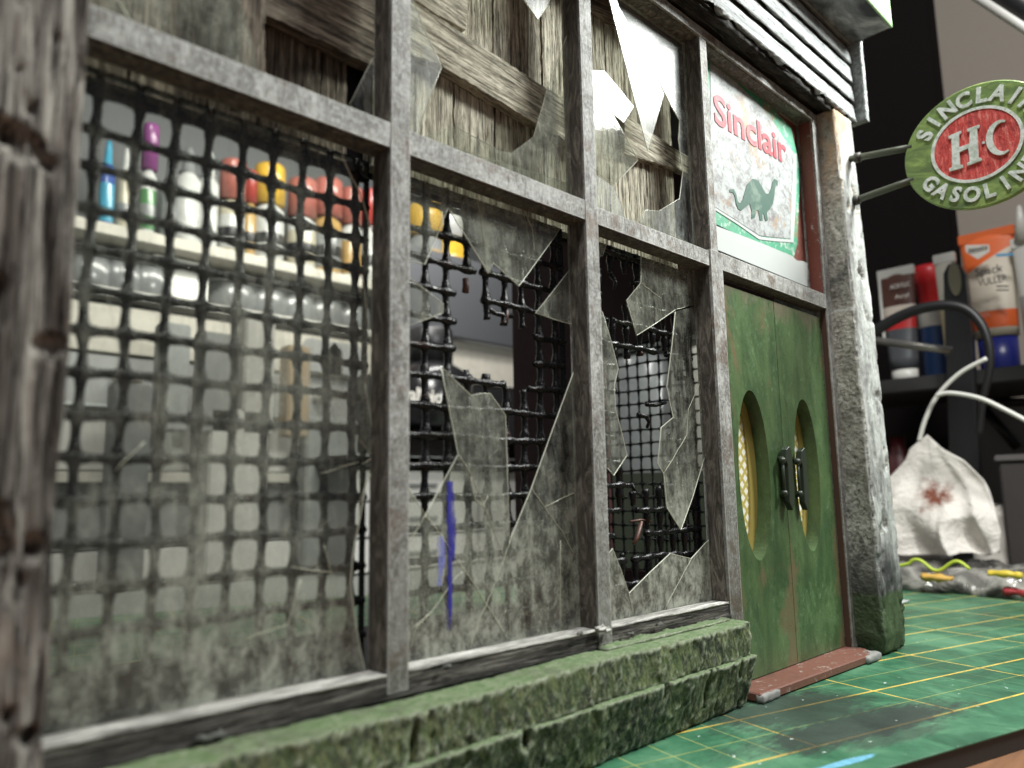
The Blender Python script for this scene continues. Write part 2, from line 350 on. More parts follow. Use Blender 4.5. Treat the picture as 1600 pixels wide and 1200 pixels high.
# ------------------------------------------------------------------ objects
def obj(name, me, m, parent=None, origin=None, label=None):
    if m is not None and not me.materials: me.materials.append(m)
    o = bpy.data.objects.new(name, me); COL.objects.link(o)
    if parent is not None:
        o.parent = parent
        wo = parent.get('wo'); wo = Vector(wo) if wo else Vector()
    else: wo = Vector()
    off = Vector(origin) if origin is not None else wo
    if origin is not None or wo.length > 0:
        me.transform(Matrix.Translation(-off))
    o.location = off-wo
    o['wo'] = tuple(off)
    if label: o['label'] = label
    return o
def thing(name, label, cat, loc, group=None):
    o = bpy.data.objects.new(name, None); COL.objects.link(o); o.location = loc; o.empty_display_size = .1
    o['label'] = label; o['category'] = cat; o['wo'] = tuple(loc)
    if group: o['group'] = group
    return o
def tag(o, label, cat, group=None):
    o['label'] = label; o['category'] = cat
    if group: o['group'] = group
    return o
def struct(o): o['kind'] = 'structure'; return o
def mesh(name, V, F, smooth=False):
    me = bpy.data.meshes.new(name); me.from_pydata([tuple(v) for v in V], [], F); me.update()
    if smooth:
        for p in me.polygons: p.use_smooth = True
    return me
def box(x0, x1, y0, y1, z0, z1, bevel=.0):
    bm = bmesh.new(); bmesh.ops.create_cube(bm, size=1)
    for v in bm.verts:
        v.co = Vector((x0+(v.co.x+.5)*(x1-x0), y0+(v.co.y+.5)*(y1-y0), z0+(v.co.z+.5)*(z1-z0)))
    if bevel: bmesh.ops.bevel(bm, geom=bm.edges[:], offset=bevel, segments=2, affect='EDGES', clamp_overlap=True)
    me = bpy.data.meshes.new('box'); bm.to_mesh(me); bm.free(); return me
def join(*mes):
    bm = bmesh.new()
    for me in mes: bm.from_mesh(me)
    r = bpy.data.meshes.new('joined'); bm.to_mesh(r); bm.free(); return r
def prism(poly, y0, y1, axis='Y', bevel=0):
    """polygon in XZ (axis Y), YZ (axis X) or XY (axis Z) given thickness"""
    bm = bmesh.new()
    def P(a, b, t): return (a, t, b) if axis == 'Y' else ((t, a, b) if axis == 'X' else (a, b, t))
    A = [bm.verts.new(P(a, b, y0)) for a, b in poly]; B = [bm.verts.new(P(a, b, y1)) for a, b in poly]
    n = len(poly); f1 = bm.faces.new(A); f2 = bm.faces.new(B[::-1])
    for i in range(n): bm.faces.new((A[i], A[i-1], B[i-1], B[i]))
    bmesh.ops.recalc_face_normals(bm, faces=bm.faces[:])
    if bevel: bmesh.ops.bevel(bm, geom=bm.edges[:], offset=bevel, segments=1, affect='EDGES', clamp_overlap=True)
    bmesh.ops.triangulate(bm, faces=[f for f in bm.faces if len(f.verts) > 4], ngon_method='EAR_CLIP')
    me = bpy.data.meshes.new('prism'); bm.to_mesh(me); bm.free(); return me
def rough(x0, x1, y0, y1, z0, z1, res, fn, round_=.0, smooth=True):
    """closed box of small faces whose points are pushed along the outward normal by fn(P, n)"""
    L = [x1-x0, y1-y0, z1-z0]; n = [max(1, int(round(l/res))) for l in L]
    lo = np.array([x0, y0, z0]); hi = np.array([x1, y1, z1]); idx = {}; V = []; F = []
    def vi(i, j, k):
        if (i, j, k) not in idx: idx[(i, j, k)] = len(V); V.append((i, j, k))
        return idx[(i, j, k)]
    for ax in range(3):
        a, b = [q for q in range(3) if q != ax]
        for side in (0, 1):
            for p in range(n[a]):
                for q in range(n[b]):
                    c = []
                    for dp, dq in ((0, 0), (1, 0), (1, 1), (0, 1)):
                        t = [0, 0, 0]; t[ax] = n[ax]*side; t[a] = p+dp; t[b] = q+dq; c.append(vi(*t))
                    flip = (side == 0) ^ (ax == 1)
                    F.append(c[::-1] if flip else c)
    G = np.array(V, float); Nn = np.array(n, float); P = lo+G/Nn*(hi-lo)
    nr = (G == Nn).astype(float)-(G == 0).astype(float)
    e = (np.abs(nr).sum(1) > 1.5)
    nn = nr/np.maximum(np.linalg.norm(nr, axis=1, keepdims=True), 1e-9)
    D = fn(P, nn); P = P+(D if D.ndim == 2 else nn*D[:, None])
    if round_: P[e] -= nn[e]*round_
    return mesh('rough', P, F, smooth)
def tube(pts, r, seg=10, cap=True):
    pts = [Vector(p) for p in pts]; V = []; F = []
    rr = r if hasattr(r, '__len__') else [r]*len(pts)
    prev = None
    for i, p in enumerate(pts):
        t = (pts[min(i+1, len(pts)-1)]-pts[max(i-1, 0)]).normalized()
        if prev is None: a = t.orthogonal().normalized()
        else: a = (prev-t*prev.dot(t)).normalized()
        prev = a; b = t.cross(a)
        for k in range(seg):
            w = 2*math.pi*k/seg; V.append(p+(a*math.cos(w)+b*math.sin(w))*rr[i])
    for i in range(len(pts)-1):
        for k in range(seg):
            F.append((i*seg+k, i*seg+(k+1) % seg, (i+1)*seg+(k+1) % seg, (i+1)*seg+k))
    if cap: F.append(tuple(range(seg))[::-1]); F.append(tuple(range((len(pts)-1)*seg, len(pts)*seg)))
    return mesh('tube', V, F, True)
def lathe(prof, c, seg=24, sx=1, sy=1):
    V = []; F = []
    for r, z in prof:
        for k in range(seg):
            w = 2*math.pi*k/seg; V.append((c[0]+r*sx*math.cos(w), c[1]+r*sy*math.sin(w), c[2]+z))
    for i in range(len(prof)-1):
        for k in range(seg): F.append((i*seg+k, i*seg+(k+1) % seg, (i+1)*seg+(k+1) % seg, (i+1)*seg+k))
    F.append(tuple(range(seg))[::-1]); F.append(tuple(range((len(prof)-1)*seg, len(prof)*seg)))
    return mesh('lathe', V, F, True)
def text_mesh(body, size, origin, right, up, extrude=.002, offset=.0, align='CENTER', sx=1.0, shear=0):
    cu_ = bpy.data.curves.new('txt', 'FONT'); cu_.body = body; cu_.size = size; cu_.extrude = extrude; cu_.offset = offset
    cu_.align_x = align; cu_.align_y = 'CENTER'; cu_.resolution_u = 4; cu_.shear = shear
    o = bpy.data.objects.new('txt', cu_); COL.objects.link(o)
    dg = bpy.context.evaluated_depsgraph_get(); dg.update()
    me = bpy.data.meshes.new_from_object(o.evaluated_get(dg)); bpy.data.objects.remove(o); me.materials.clear()
    right = Vector(right).normalized(); up = Vector(up).normalized(); nrm = right.cross(up)
    T = Matrix(((right.x*sx, up.x, nrm.x, origin[0]), (right.y*sx, up.y, nrm.y, origin[1]), (right.z*sx, up.z, nrm.z, origin[2]), (0, 0, 0, 1)))
    me.transform(T); return me

# ================================================================== SETTING
desk = struct(obj('desk_top', box(-6, 14, -6, 2.2, -.95, -.545, .0), (lambda: (lambda n: (n.bsdf(n.ramp(n.noise((3, 30, 30), 6), [(.3, (.10, .045, .022)), (.7, (.24, .115, .055))]), .45), n.m)[1])(N('orange brown desk veneer')))()))
bench = struct(obj('work_bench', box(-6, 9.19, 2.205, 11.49, -.95, -.5455), mat_plain('grey green bench top', (.17, .18, .165), .5)))
backwall = struct(obj('back_wall', box(-8, 15, 11.5, 11.8, -6, 12), mat_plain('dim grey room wall', (.10, .10, .10), .8)))
sidewall = struct(obj('side_wall', box(9.2, 9.5, -6, 11.49, -6, 12), mat_plain('greige room wall', (.58, .51, .43), .7, var=.08)))
floor = struct(obj('room_floor', box(-12, 20, -14, 13, -7.5, -7.3), mat_plain('dark room floor', (.12, .11, .10), .6)))

# cutting mat: rounded slab turned against the shop front
a15 = math.radians(-15.3); U = Vector((math.cos(a15), math.sin(a15), 0)); Vv = Vector((math.sin(a15), -math.cos(a15), 0))
P1 = at(1154, 1125, Z=-.5); P1.z = 0
cm = thing('cutting_mat', 'green self healing cutting mat with yellow grid, smeared with black paint, under the miniature', 'cutting mat', (P1.x, P1.y, -.53))
def matpoly(u0_, u1_, v0_, v1_): return [tuple((P1+U*a+Vv*b)[:2]) for a, b in ((u0_, v0_), (u1_, v0_), (u1_, v1_), (u0_, v1_))]
obj('mat_sheet', prism(matpoly(-3.3, 2.42, -2.6, .353), -.506, -.5, 'Z', .002), MMAT, cm)
obj('mat_core', prism(matpoly(-3.296, 2.416, -2.596, .349), -.544, -.5065, 'Z'), mat_plain('black mat core', (.018, .017, .016), .6), cm)

# ================================================================== MINIATURE SHOP FRONT
B = thing('miniature_shopfront', 'weathered miniature gas station shop front with broken windows and a green double door', 'scale model', (1.4, .3, -.5))
ZB, ZS, ZT0, ZT1, ZR0, ZR1 = -.305, -.267, .584, .628, 1.238, 1.266
X0, M1a, M1b, M2a, M2b, M3a, M3b, JA, JB = .225, .7044, .7438, 1.2118, 1.252, 1.713, 1.770, 2.42, 2.457
FD = .052     # depth of the frame bars
def fb(x0, x1, z0, z1, y0=0.0, y1=FD, amp=.0007, sd=1):
    def fn(P, n): return amp*fbm(P*np.array([30, 30, 30]), sd, 3)
    return rough(x0, x1, y0, y1, z0, z1, .02, fn, .0004, False)
e = .0015
# verticals lie 1.5 mm-scale units proud of the rails they cross so no faces coincide
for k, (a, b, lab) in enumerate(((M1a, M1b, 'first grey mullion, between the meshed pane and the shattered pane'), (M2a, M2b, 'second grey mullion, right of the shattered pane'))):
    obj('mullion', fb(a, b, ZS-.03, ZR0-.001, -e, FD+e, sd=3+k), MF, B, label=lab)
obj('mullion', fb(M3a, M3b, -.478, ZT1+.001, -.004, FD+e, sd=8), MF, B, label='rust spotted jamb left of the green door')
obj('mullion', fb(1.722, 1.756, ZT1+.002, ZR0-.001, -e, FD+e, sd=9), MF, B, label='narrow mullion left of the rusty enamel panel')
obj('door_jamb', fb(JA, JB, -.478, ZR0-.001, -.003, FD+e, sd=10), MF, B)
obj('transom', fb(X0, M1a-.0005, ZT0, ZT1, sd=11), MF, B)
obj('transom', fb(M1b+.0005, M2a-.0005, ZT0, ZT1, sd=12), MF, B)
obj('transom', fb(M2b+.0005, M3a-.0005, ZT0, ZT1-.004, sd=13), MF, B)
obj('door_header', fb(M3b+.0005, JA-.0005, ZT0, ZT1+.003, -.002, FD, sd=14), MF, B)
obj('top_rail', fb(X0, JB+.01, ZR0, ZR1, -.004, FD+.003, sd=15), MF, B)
MSILL = mat_wood('pale lit sill', (.22, .21, .19), (.50, .49, .46), (.72, .71, .67), 1.6)  # brightness of the lit sill top put into a paler colour
MRAIL = mat_wood('dark brown rail', (.020, .018, .016), (.070, .064, .056), (.19, .18, .16), 1.8)  # darker brown for the rail below the sill top
for k, (a, b) in enumerate(((X0, M1a-.0005), (M1b+.0005, M2a-.0005), (M2b+.0005, M3a-.0005))):
    sl_ = obj('sill', fb(a, b, ZS-.031, ZS-.0045, -.001, FD+.004, .0018, sd=16+k), MRAIL, B)
    obj('sill_top', rough(a+.0005, b-.0005, -.0015, .0445, ZS-.004, ZS, .009, lambda P, n: .0012*fbm(P*50, 19+k, 4)+.0008, .0008), MSILL, sl_)
# liners that hold the shade of the reveals in their colour (left faces of mullions, underside of the transom)
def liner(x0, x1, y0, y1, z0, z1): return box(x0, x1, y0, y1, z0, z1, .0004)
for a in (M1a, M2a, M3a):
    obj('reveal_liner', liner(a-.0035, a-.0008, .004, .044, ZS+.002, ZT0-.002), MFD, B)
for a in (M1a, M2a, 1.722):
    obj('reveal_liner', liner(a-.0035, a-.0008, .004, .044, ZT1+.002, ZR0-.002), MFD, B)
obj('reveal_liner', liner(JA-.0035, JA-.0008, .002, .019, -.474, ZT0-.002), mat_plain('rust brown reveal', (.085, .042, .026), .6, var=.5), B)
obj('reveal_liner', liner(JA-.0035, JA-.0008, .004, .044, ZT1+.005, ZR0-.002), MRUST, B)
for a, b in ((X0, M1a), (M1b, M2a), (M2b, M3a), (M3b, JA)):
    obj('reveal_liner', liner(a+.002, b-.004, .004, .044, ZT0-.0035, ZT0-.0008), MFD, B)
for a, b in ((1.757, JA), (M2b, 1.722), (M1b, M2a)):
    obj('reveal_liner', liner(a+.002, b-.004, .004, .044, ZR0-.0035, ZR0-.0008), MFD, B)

# ---- left post: rough carved wood
def postL(P, n):
    g = fbm(P*np.array([50, 50, 3.0]), 5, 4); k = fbm(P*np.array([110, 110, 9]), 9, 3); c = np.maximum(0, fbm(P*np.array([24, 24, 13]), 21, 3)-.30)
    return .014*g+.006*k-.10*c-.005
obj('corner_post', rough(.02, .231, -.066, .10, -.5, 1.45, .0045, postL, .003), None, B, label='rough brown grey timber post at the left edge')
bpy.data.objects['corner_post'].data.materials.append(mat_wood('rough weathered post wood upright', (.05, .043, .037), (.19, .175, .155), (.40, .38, .34), 1.0, rust=(.17, .085, .04), bs=1.0))
# upright grain: swap the streak axis
nt = bpy.data.materials['rough weathered post wood upright'].node_tree
for nd in nt.nodes:
    if nd.type == 'MAPPING':
        s_ = nd.inputs['Scale'].default_value; nd.inputs['Scale'].default_value = (s_[2], s_[1], s_[0])
nt2 = None
# ---- right post
def postR(P, n):
    g = fbm(P*np.array([26, 26, 12]), 31, 5); k = fbm(P*np.array([8, 8, 5]), 33, 4); c = np.maximum(0, fbm(P*np.array([40, 40, 14]), 35, 3)-.22); f = fbm(P*np.array([80, 80, 50]), 37, 3)
    t = (1.25-P[:, 2])/1.75
    left = np.clip(-n[:, 0], 0, 1)
    D = n*((.0045*g+.0015*f+.006*k-.045*c)*(1-.6*left))[:, None]
    u_ = (P[:, 0]-2.4585)/.1415; w_ = np.clip(-P[:, 1]/.064, 0, 1)
    D[:, 0] += .034*t*u_-.018*t*(1-u_)*(P[:, 2] < .58)
    D[:, 1] -= .028*t*w_
    ch = np.clip(-.44-P[:, 2], 0, 1)       # the foot rounds in
    D[:, 0] -= ch*(u_-.5)*.6; D[:, 1] += ch*w_*.25
    return D
pm = rough(2.4585, 2.600, -.064, .20, -.498, 1.275, .0060, postR, .006)
pm.materials.append(MPW); pm.materials.append(MPG)
for p in pm.polygons:
    if p.normal.x < -.72: p.material_index = 1
obj('corner_post', pm, None, B, label='white flaking right hand corner post with sooty green foot')

# ---- plinth: two rough mossy courses
def pl(sd, lean):
    def fn(P, n):
        g = fbm(P*np.array([5, 5, 9]), sd, 4); k = fbm(P*np.array([30, 30, 26]), sd+3, 5); f2 = fbm(P*np.array([110, 110, 90]), sd+5, 3)
        c = np.maximum(0, fbm(P*np.array([30, 30, 8]), sd+7, 3)-.40); r = np.abs(fbm(P*np.array([26, 26, 12])+np.array([0, 0, 3]), sd+11, 4))
        D = n*(.0018*k+.0014*f2)[:, None]
        w = np.clip(-P[:, 1]/.070, 0, 1)
        fr = np.clip(-n[:, 1]*1.5, 0, 1)
        D[:, 1] -= w*(lean*(P[:, 2]+.40)+.006*g)+fr*(.0035*k+.0018*f2-.09*c+.05*np.clip(.07-r, 0, 1))
        D[:, 2] += .005*fbm(P*np.array([7, 0, 0]), sd+9, 3)*(P[:, 2] > -.45)
        return D
    return fn
obj('plinth_course', rough(.05, 1.684, -.066, -.002, -.3835, -.3035, .0050, pl(51, .06), .003), MMOSS, B, label='upper mossy plinth course with bright top edge')
obj('plinth_course', rough(.05, 1.698, -.070, .02, -.498, -.3800, .0050, pl(61, .34), .003), MMOSS, B, label='lower mossy plinth course')
obj('bottom_rail', rough(.2, 1.712, -.006, .03, -.306, -.2975, .009, lambda P, n: .003*fbm(P*40, 71, 4), .001), MBLKWOOD, B)
obj('moss_tuft', rough(1.20, 1.66, -.03, -.003, -.3035, -.298, .006, lambda P, n: .008*np.maximum(0, fbm(P*np.array([60, 60, 60]), 73, 3))+.001, .002), MMOSS, B)
# crumbs of filler at the mullion feet
for k, (px, py, s_) in enumerate(((938, 982, .009), (950, 984, .006), (905, 990, .005), (1030, 975, .006), (985, 990, .007), (700, 1040, .004), (330, 1152, .010), (640, 1110, .006), (1120, 968, .006))):
    c = at(px, py, Y=-.012)
    obj('filler_crumb', rough(c.x-s_*1.6, c.x+s_*1.6, c.y-s_*.6, c.y+s_*.6, c.z-s_*.6, c.z+s_*.45, s_*.30, lambda P, n, k=k: .008*fbm(P*140, 80+k, 4), .003), MPG if k > 1 else bpy.data.materials['pale lit sill'], B)

# ---- glass
GY = .046
def shard(pts, y=GY, m=None, name='glass_shard', label=None, t=.0022, rot=0, tilt=None):
    poly = XZ(pts, y); me = prism(poly, y, y+t)
    me.materials.append(m or MGL); me.materials.append(MED)
    n = len(poly)
    for p in me.polygons:          # rim faces of the broken side look pale
        if abs(p.normal.y) < .5:
            p.material_index = 1
    if rot: 
        c = Vector((sum(a for a, b in poly)/n, y, sum(b for a, b in poly)/n))
        me.transform(Matrix.Translation(c) @ Matrix.Rotation(math.radians(rot), 4, 'Z') @ Matrix.Translation(-c))
    if tilt:            # a loose splinter, leaning so that it catches the lamp
        c = Vector((sum(a for a, b in poly)/n, y, sum(b for a, b in poly)/n))
        h = ((CAMP-c).normalized()+(LAMP-c).normalized()).normalized()
        q = Vector((0, -1, 0)).rotation_difference(h).to_matrix().to_4x4()
        me.transform(Matrix.Translation(c) @ q @ Matrix.Translation(-c))
    return obj(name, me, None, B, label=label)
def rim(pts, y=GY, w=.0014):       # bright bevelled fracture rim along a broken edge
    P = [at(a, b, Y=y) for a, b in pts]
    return obj('fracture_rim', tube([(p.x, y-.0001, p.z) for p in P], w*.72, 6), MED, B)
def crack(pts, y=GY, w=.0007):
    P = [at(a, b, Y=y) for a, b in pts]
    Q = []
    for i in range(len(P)-1):
        for k in range(4):
            t = k/4; q = P[i].lerp(P[i+1], t); Q.append((q.x+random.uniform(-1, 1)*.0008, y-.0004, q.z+random.uniform(-1, 1)*.0008))
    Q.append((P[-1].x, y-.0004, P[-1].z))
    return obj('crack', tube(Q, w, 5), MCRK, B)
# meshed pane
brk1 = [(533, 226), (537, 250), (551, 280), (563, 300), (576, 345), (589, 380)]
brk2 = [(589, 735), (573, 748), (565, 795), (551, 870), (548, 910), (554, 965), (562, 1012), (571, 1052), (574, 1075)]
hole = [(60, 745), (110, 745), (240, 741), (275, 726), (263, 700), (250, 640), (247, 560), (247, 490), (100, 480), (60, 476)]
shard([(60, 10), (110, 30)]+brk1+[(589, 560)]+brk2+[(110, 1170), (60, 1180)]+hole, m=MGLA, label='large dirty sheet left standing in the first pane')
rim(brk1); rim(brk2)
for c in ([(566, 430), (575, 500), (583, 560)], [(570, 600), (580, 660), (586, 715)], [(555, 680), (572, 700), (586, 715)], [(565, 725), (586, 714)], [(560, 790), (570, 760), (588, 720)],
          [(506, 852), (520, 905), (516, 970), (508, 1055)], [(455, 886), (520, 895)], [(180, 735), (226, 690)], [(500, 740), (560, 722)], [(470, 905), (450, 975), (380, 1000)]): crack(c, w=.0006)
shard(hole, m=mat_glass('barely hazed styrene', .06, tint=(.5, .5, .42)), y=GY+.0002, t=.0018, label='clearer patch at the left of the first pane')
# shattered middle pane
top = [(632, 205), (632, 409), (640, 408), (664, 413), (682, 370), (700, 325), (732, 376), (763, 427), (771, 411), (811, 447), (868, 368), (888, 340), (930, 300)]
shard(top, label='jagged glass hanging from the transom of the middle pane'); rim([(640, 408), (664, 413), (682, 370), (700, 325), (732, 376), (763, 427)], w=.0010); rim([(763, 427), (771, 411), (811, 447), (868, 368)], w=.0010)
crack([(743, 300), (752, 345), (757, 385)]); crack([(820, 330), (832, 360), (835, 395)])
p = [(630, 428), (640, 435), (668, 455), (693, 475), (692, 489), (668, 498), (640, 508), (630, 512)]; shard(p, label='glass splinter on the left of the middle pane'); rim(p[1:7], w=.0008)
p = [(905, 405), (892, 419), (865, 454), (837, 489), (866, 499), (896, 508), (908, 512)]; shard(p, label='glass splinter on the right of the middle pane'); rim(p[1:6], w=.0008)
bot = [(628, 752), (640, 764), (665, 805), (690, 758), (716, 710), (702, 640), (689, 572), (712, 595), (736, 618), (750, 615), (766, 615), (779, 633), (790, 649), (793, 740), (797, 844), (830, 764), (864, 670), (898, 577), (912, 560), (930, 1010), (628, 1075)]
shard(bot, label='tall cracked glass standing on the sill of the middle pane'); rim(bot[1:18], w=.0009)
for c in ([(665, 805), (698, 850), (735, 905), (762, 947), (792, 998)], [(716, 710), (738, 745), (760, 800), (786, 868), (788, 877)], [(797, 844), (788, 872), (768, 925), (750, 965), (733, 1015)],
          [(642, 985), (675, 955), (710, 905), (722, 893)], [(642, 1012), (648, 985), (668, 960)], [(665, 805), (650, 830), (640, 845)], [(830, 762), (850, 792), (878, 830), (897, 868)], [(851, 792), (897, 770)], [(876, 845), (875, 990)],
          [(736, 745), (742, 780), (755, 790), (762, 775)]): crack(c)
def mat_smear(name, c):
    n = N(name); wp = n.geo.outputs['Position']
    tr = n.nt.nodes.new('ShaderNodeBsdfTransparent'); bs = n.bsdf(c, .4, finish=False)
    m = n.nt.nodes.new('ShaderNodeMixShader'); n.L(n.ramp(n.noise((120, 120, 14), 6, .75, .3, src=wp), [(.42, .05), (.58, .8)]), m.inputs[0])
    n.L(tr.outputs[0], m.inputs[1]); n.L(bs, m.inputs[2]); n.L(m.outputs[0], n.out.inputs[0]); return n.m
def smear(cx, y0_, y1_, w, m, label):
    L_ = []; Rr = []; n_ = 26
    for i in range(n_+1):
        t = i/n_; y_ = y0_+(y1_-y0_)*t; ww = w*(.55+.45*math.sin(math.pi*min(1, t*1.15+.08)))*random.uniform(.7, 1.2)
        xx = cx+2.5*math.sin(t*4); L_.append((xx-ww, y_)); Rr.append((xx+ww, y_))
    return obj('ink_smear', prism(XZ(L_+Rr[::-1], GY-.0012), GY-.0012, GY-.0006), m, B, label=label)
smear(703, 752, 985, 6.5, mat_smear('smeared blue ink', (.035, .035, .30)), 'dark blue ink smear on the cracked glass')
smear(688, 838, 915, 6, mat_smear('pale blue ink', (.20, .22, .55)), 'pale blue ink smear on the cracked glass')
# narrow pane
shard([(930, 330), (940, 335), (953, 368), (942, 400), (930, 405)], label='corner scrap of glass at the top of the narrow pane')
p = [(1006, 360), (1002, 400), (1001, 442), (979, 469), (987, 497), (995, 524), (1025, 505), (1055, 484), (1108, 470), (1112, 400), (1060, 370)]
shard(p, label='broad glass splinter hanging from the transom of the narrow pane'); rim(p[1:8], w=.0012)
p = [(1108, 473), (1055, 487), (1050, 540), (1042, 605), (1047, 630), (1052, 652), (1033, 668), (1028, 725), (1037, 740), (1042, 793), (1064, 828), (1082, 778), (1098, 725), (1110, 690)]
shard(p, label='long hanging glass splinter on the right of the narrow pane'); rim(p[1:13], w=.0011)
crack([(1037, 740), (1055, 710), (1073, 680), (1075, 640), (1093, 600)]); crack([(1001, 442), (1018, 455), (1033, 466)]); crack([(1055, 484), (1070, 480)])
p = [(932, 470), (941, 487), (954, 530), (966, 576), (960, 602), (962, 640), (970, 670), (977, 700), (980, 711), (959, 743), (950, 732), (938, 735)]
shard(p, label='long glass splinter on the left of the narrow pane'); rim(p[1:11], w=.0010)
p = [(938, 872), (950, 867), (957, 857), (970, 890), (983, 927), (1015, 895), (1047, 865), (1080, 873), (1103, 848), (1125, 830), (1130, 960), (938, 1000)]
shard(p, label='cracked glass standing on the sill of the narrow pane'); rim(p[1:9], w=.0010); crack([(1080, 873), (1060, 910), (1038, 952)]); crack([(983, 927), (990, 965)])
# upper panes
shard([(90, -60), (181, 0), (203, 31), (215, 60), (160, 60), (90, 30)], label='small dirty splinter at the top left')
shard([(181, -20), (203, 31), (225, 80), (300, 110), (420, 160), (402, 120), (397, 72), (383, 33), (372, -20)], label='big smeared sheet in the upper left pane'); rim([(178, -10), (203, 31)])
shard([(583, 90), (565, 126), (547, 162), (560, 180), (604, 200), (604, 92)], m=MGL2, label='thin triangle of glass at the foot of the upper left pane'); rim([(583, 90), (565, 126), (547, 162)], w=.0006)
p = [(630, -20), (638, -20), (662, 42), (690, 105), (680, 130), (656, 196), (654, 214), (632, 210)]; shard(p, m=MGL2, label='clear splinter on the left of the upper middle pane'); rim(p[1:6], w=.0009)
p = [(800, -40), (819, 0), (840, 31), (863, 0), (880, -40)]; shard(p, m=MGL2, label='pointed splinter at the top of the upper middle pane'); rim(p[1:4])
p = [(654, 216), (680, 205), (716, 194), (750, 215), (783, 235), (799, 239), (832, 214), (839, 188), (852, 140), (870, 87), (882, 54), (905, 20), (908, 330), (760, 285), (654, 245)]; shard(p, label='dirty glass across the foot of the upper middle pane', rot=-4)
crack([(858, 232), (868, 195)]); crack([(858, 232), (890, 224)])
p = [(944, -20), (951, 0), (984, 117), (1017, 234), (1038, 147), (1012, 92), (965, 10), (958, -20)]; shard(p, m=MGL2, label='brilliant spike of glass reflecting the lamp', tilt=True, y=GY-.010)
p = [(960, -20), (967, 10), (1014, 92), (1040, 147), (1050, 168), (1062, 188), (1060, 217), (1067, 268), (1062, 310), (1029, 330), (1009, 328), (997, 346), (1100, 400), (1100, -20)]; shard(p, m=MGL2, label='hazy sheet down the right of the upper narrow pane'); rim(p[3:12], w=.0008)
p = [(922, 108), (946, 110), (968, 138), (989, 167), (973, 192), (960, 180), (922, 165)]; shard(p, m=MGL2, label='small bright splinter beside the second mullion', tilt=True, y=GY-.010)
p = [(922, 150), (960, 182), (975, 208), (986, 229), (997, 250), (978, 270), (959, 288), (926, 265)]; shard(p, label='broad pale splinter on the left of the upper narrow pane'); rim(p[1:7], w=.0007)
shard([(924, 268), (959, 290), (970, 318), (978, 345), (985, 356), (924, 332)], m=MGL2, y=GY+.003, label='pale splinter at the foot of the upper narrow pane')

# ---- barn wood shutters behind the upper panes
YP = .098
def plank(pts, m, ang=90, y=YP, th=.03, name='plank', label=None, raw=False):
    poly = pts if raw else XZ(pts, y)
    c = Vector((sum(a for a, b in poly)/len(poly), y, sum(b for a, b in poly)/len(poly)))
    a = math.radians(ang)                           # direction of the grain in the XZ plane
    gx = Vector((math.cos(a), 0, math.sin(a))); gz = Vector((-math.sin(a), 0, math.cos(a)))
    lp = [((Vector((p[0], 0, p[1]))-Vector((c.x, 0, c.z))).dot(gx), (Vector((p[0], 0, p[1]))-Vector((c.x, 0, c.z))).dot(gz)) for p in poly]
    # wobble long edges
    q = []
    for i in range(len(lp)):
        A = np.array(lp[i]); Bq = np.array(lp[(i+1) % len(lp)]); n = max(1, int(np.hypot(*(Bq-A))/.012))
        for k in range(n):
            w = A+(Bq-A)*k/n; q.append((w[0], w[1]+random.uniform(-1, 1)*.0018))
    me = prism(q, 0, th, bevel=0)
    o = bpy.data.objects.new(name, me); COL.objects.link(o); me.materials.append(m); o.parent = B
    R = Matrix(((gx.x, 0, gz.x), (0, 1, 0), (gx.z, 0, gz.z)))
    o.matrix_local = Matrix.Translation(c-Vector(B['wo'])) @ R.to_4x4()
    if label: o['label'] = label
    return o
def vplank(x0, x1, z0, z1, m, y=YP): return plank([(x0, z0), (x1, z0), (x1, z1), (x0, z1)], m, 90, y+random.uniform(-.003, .003), raw=True)
xs = [.20, .33, .445, .528, .645, .70]
for a, b in zip(xs[:-1], xs[1:]): vplank(a, b-.004, ZT0+.015, 1.5, MWD, .125)
for a, b in ((.74, .836), (.838, .932), (.938, 1.046), (1.052, 1.128), (1.131, 1.196), (1.205, 1.24), (1.243, 1.35), (1.353, 1.435), (1.443, 1.52), (1.523, 1.60), (1.603, 1.73)):
    vplank(a, b, ZT0+.015, 1.5, MWB, .108)
def pang(p, q, y=YP):
    a, b = XZ([p, q], y); return math.degrees(math.atan2(b[1]-a[1], b[0]-a[0]))
# frame boards nailed over the planks
plank([(415, 36), (415, 24), (420, 24), (570, 96), (600, 108), (612, 60), (612, -60), (380, -60), (383, 25)], MWD, pang((420, 24), (570, 96)), .088, .03, 'rail_board', 'dark rail board over the recessed planks')
plank([(372, -60), (414, -60), (414, 110), (428, 150), (372, 130)], MWD, 90, .084, .03, 'stile_board')
plank([(600, 58), (640, 84), (689, 101), (765, 148), (838, 192), (925, 243), (925, 176), (854, 138), (643, 0), (600, -26)], MWB, pang((689, 101), (838, 192)), .080, .028, 'brace_board', 'pale diagonal brace board across the upper middle pane')
plank([(643, -3), (700, 32), (728, 47), (732, -10), (735, -60), (640, -60)], MWB, pang((665, 0), (728, 47)), .088, .02, 'brace_board')
plank([(976, 178), (1000, 196), (1066, 239), (1110, 262), (1110, 290), (1064, 266), (997, 246), (976, 240)], MWB, pang((979, 181), (1066, 239)), .086, .022, 'rail_board', 'short rail board low in the upper narrow pane')
plank([(915, -60), (915, 12), (953, 31), (1100, 90), (1100, -60)], MWD, pang((921, 18), (953, 31)), .090, .02, 'rail_board', 'rail board at the top of the upper narrow pane')
obj('shutter_backing', box(.2, 1.735, .150, .158, ZT0+.012, 1.5), MDARK, B)

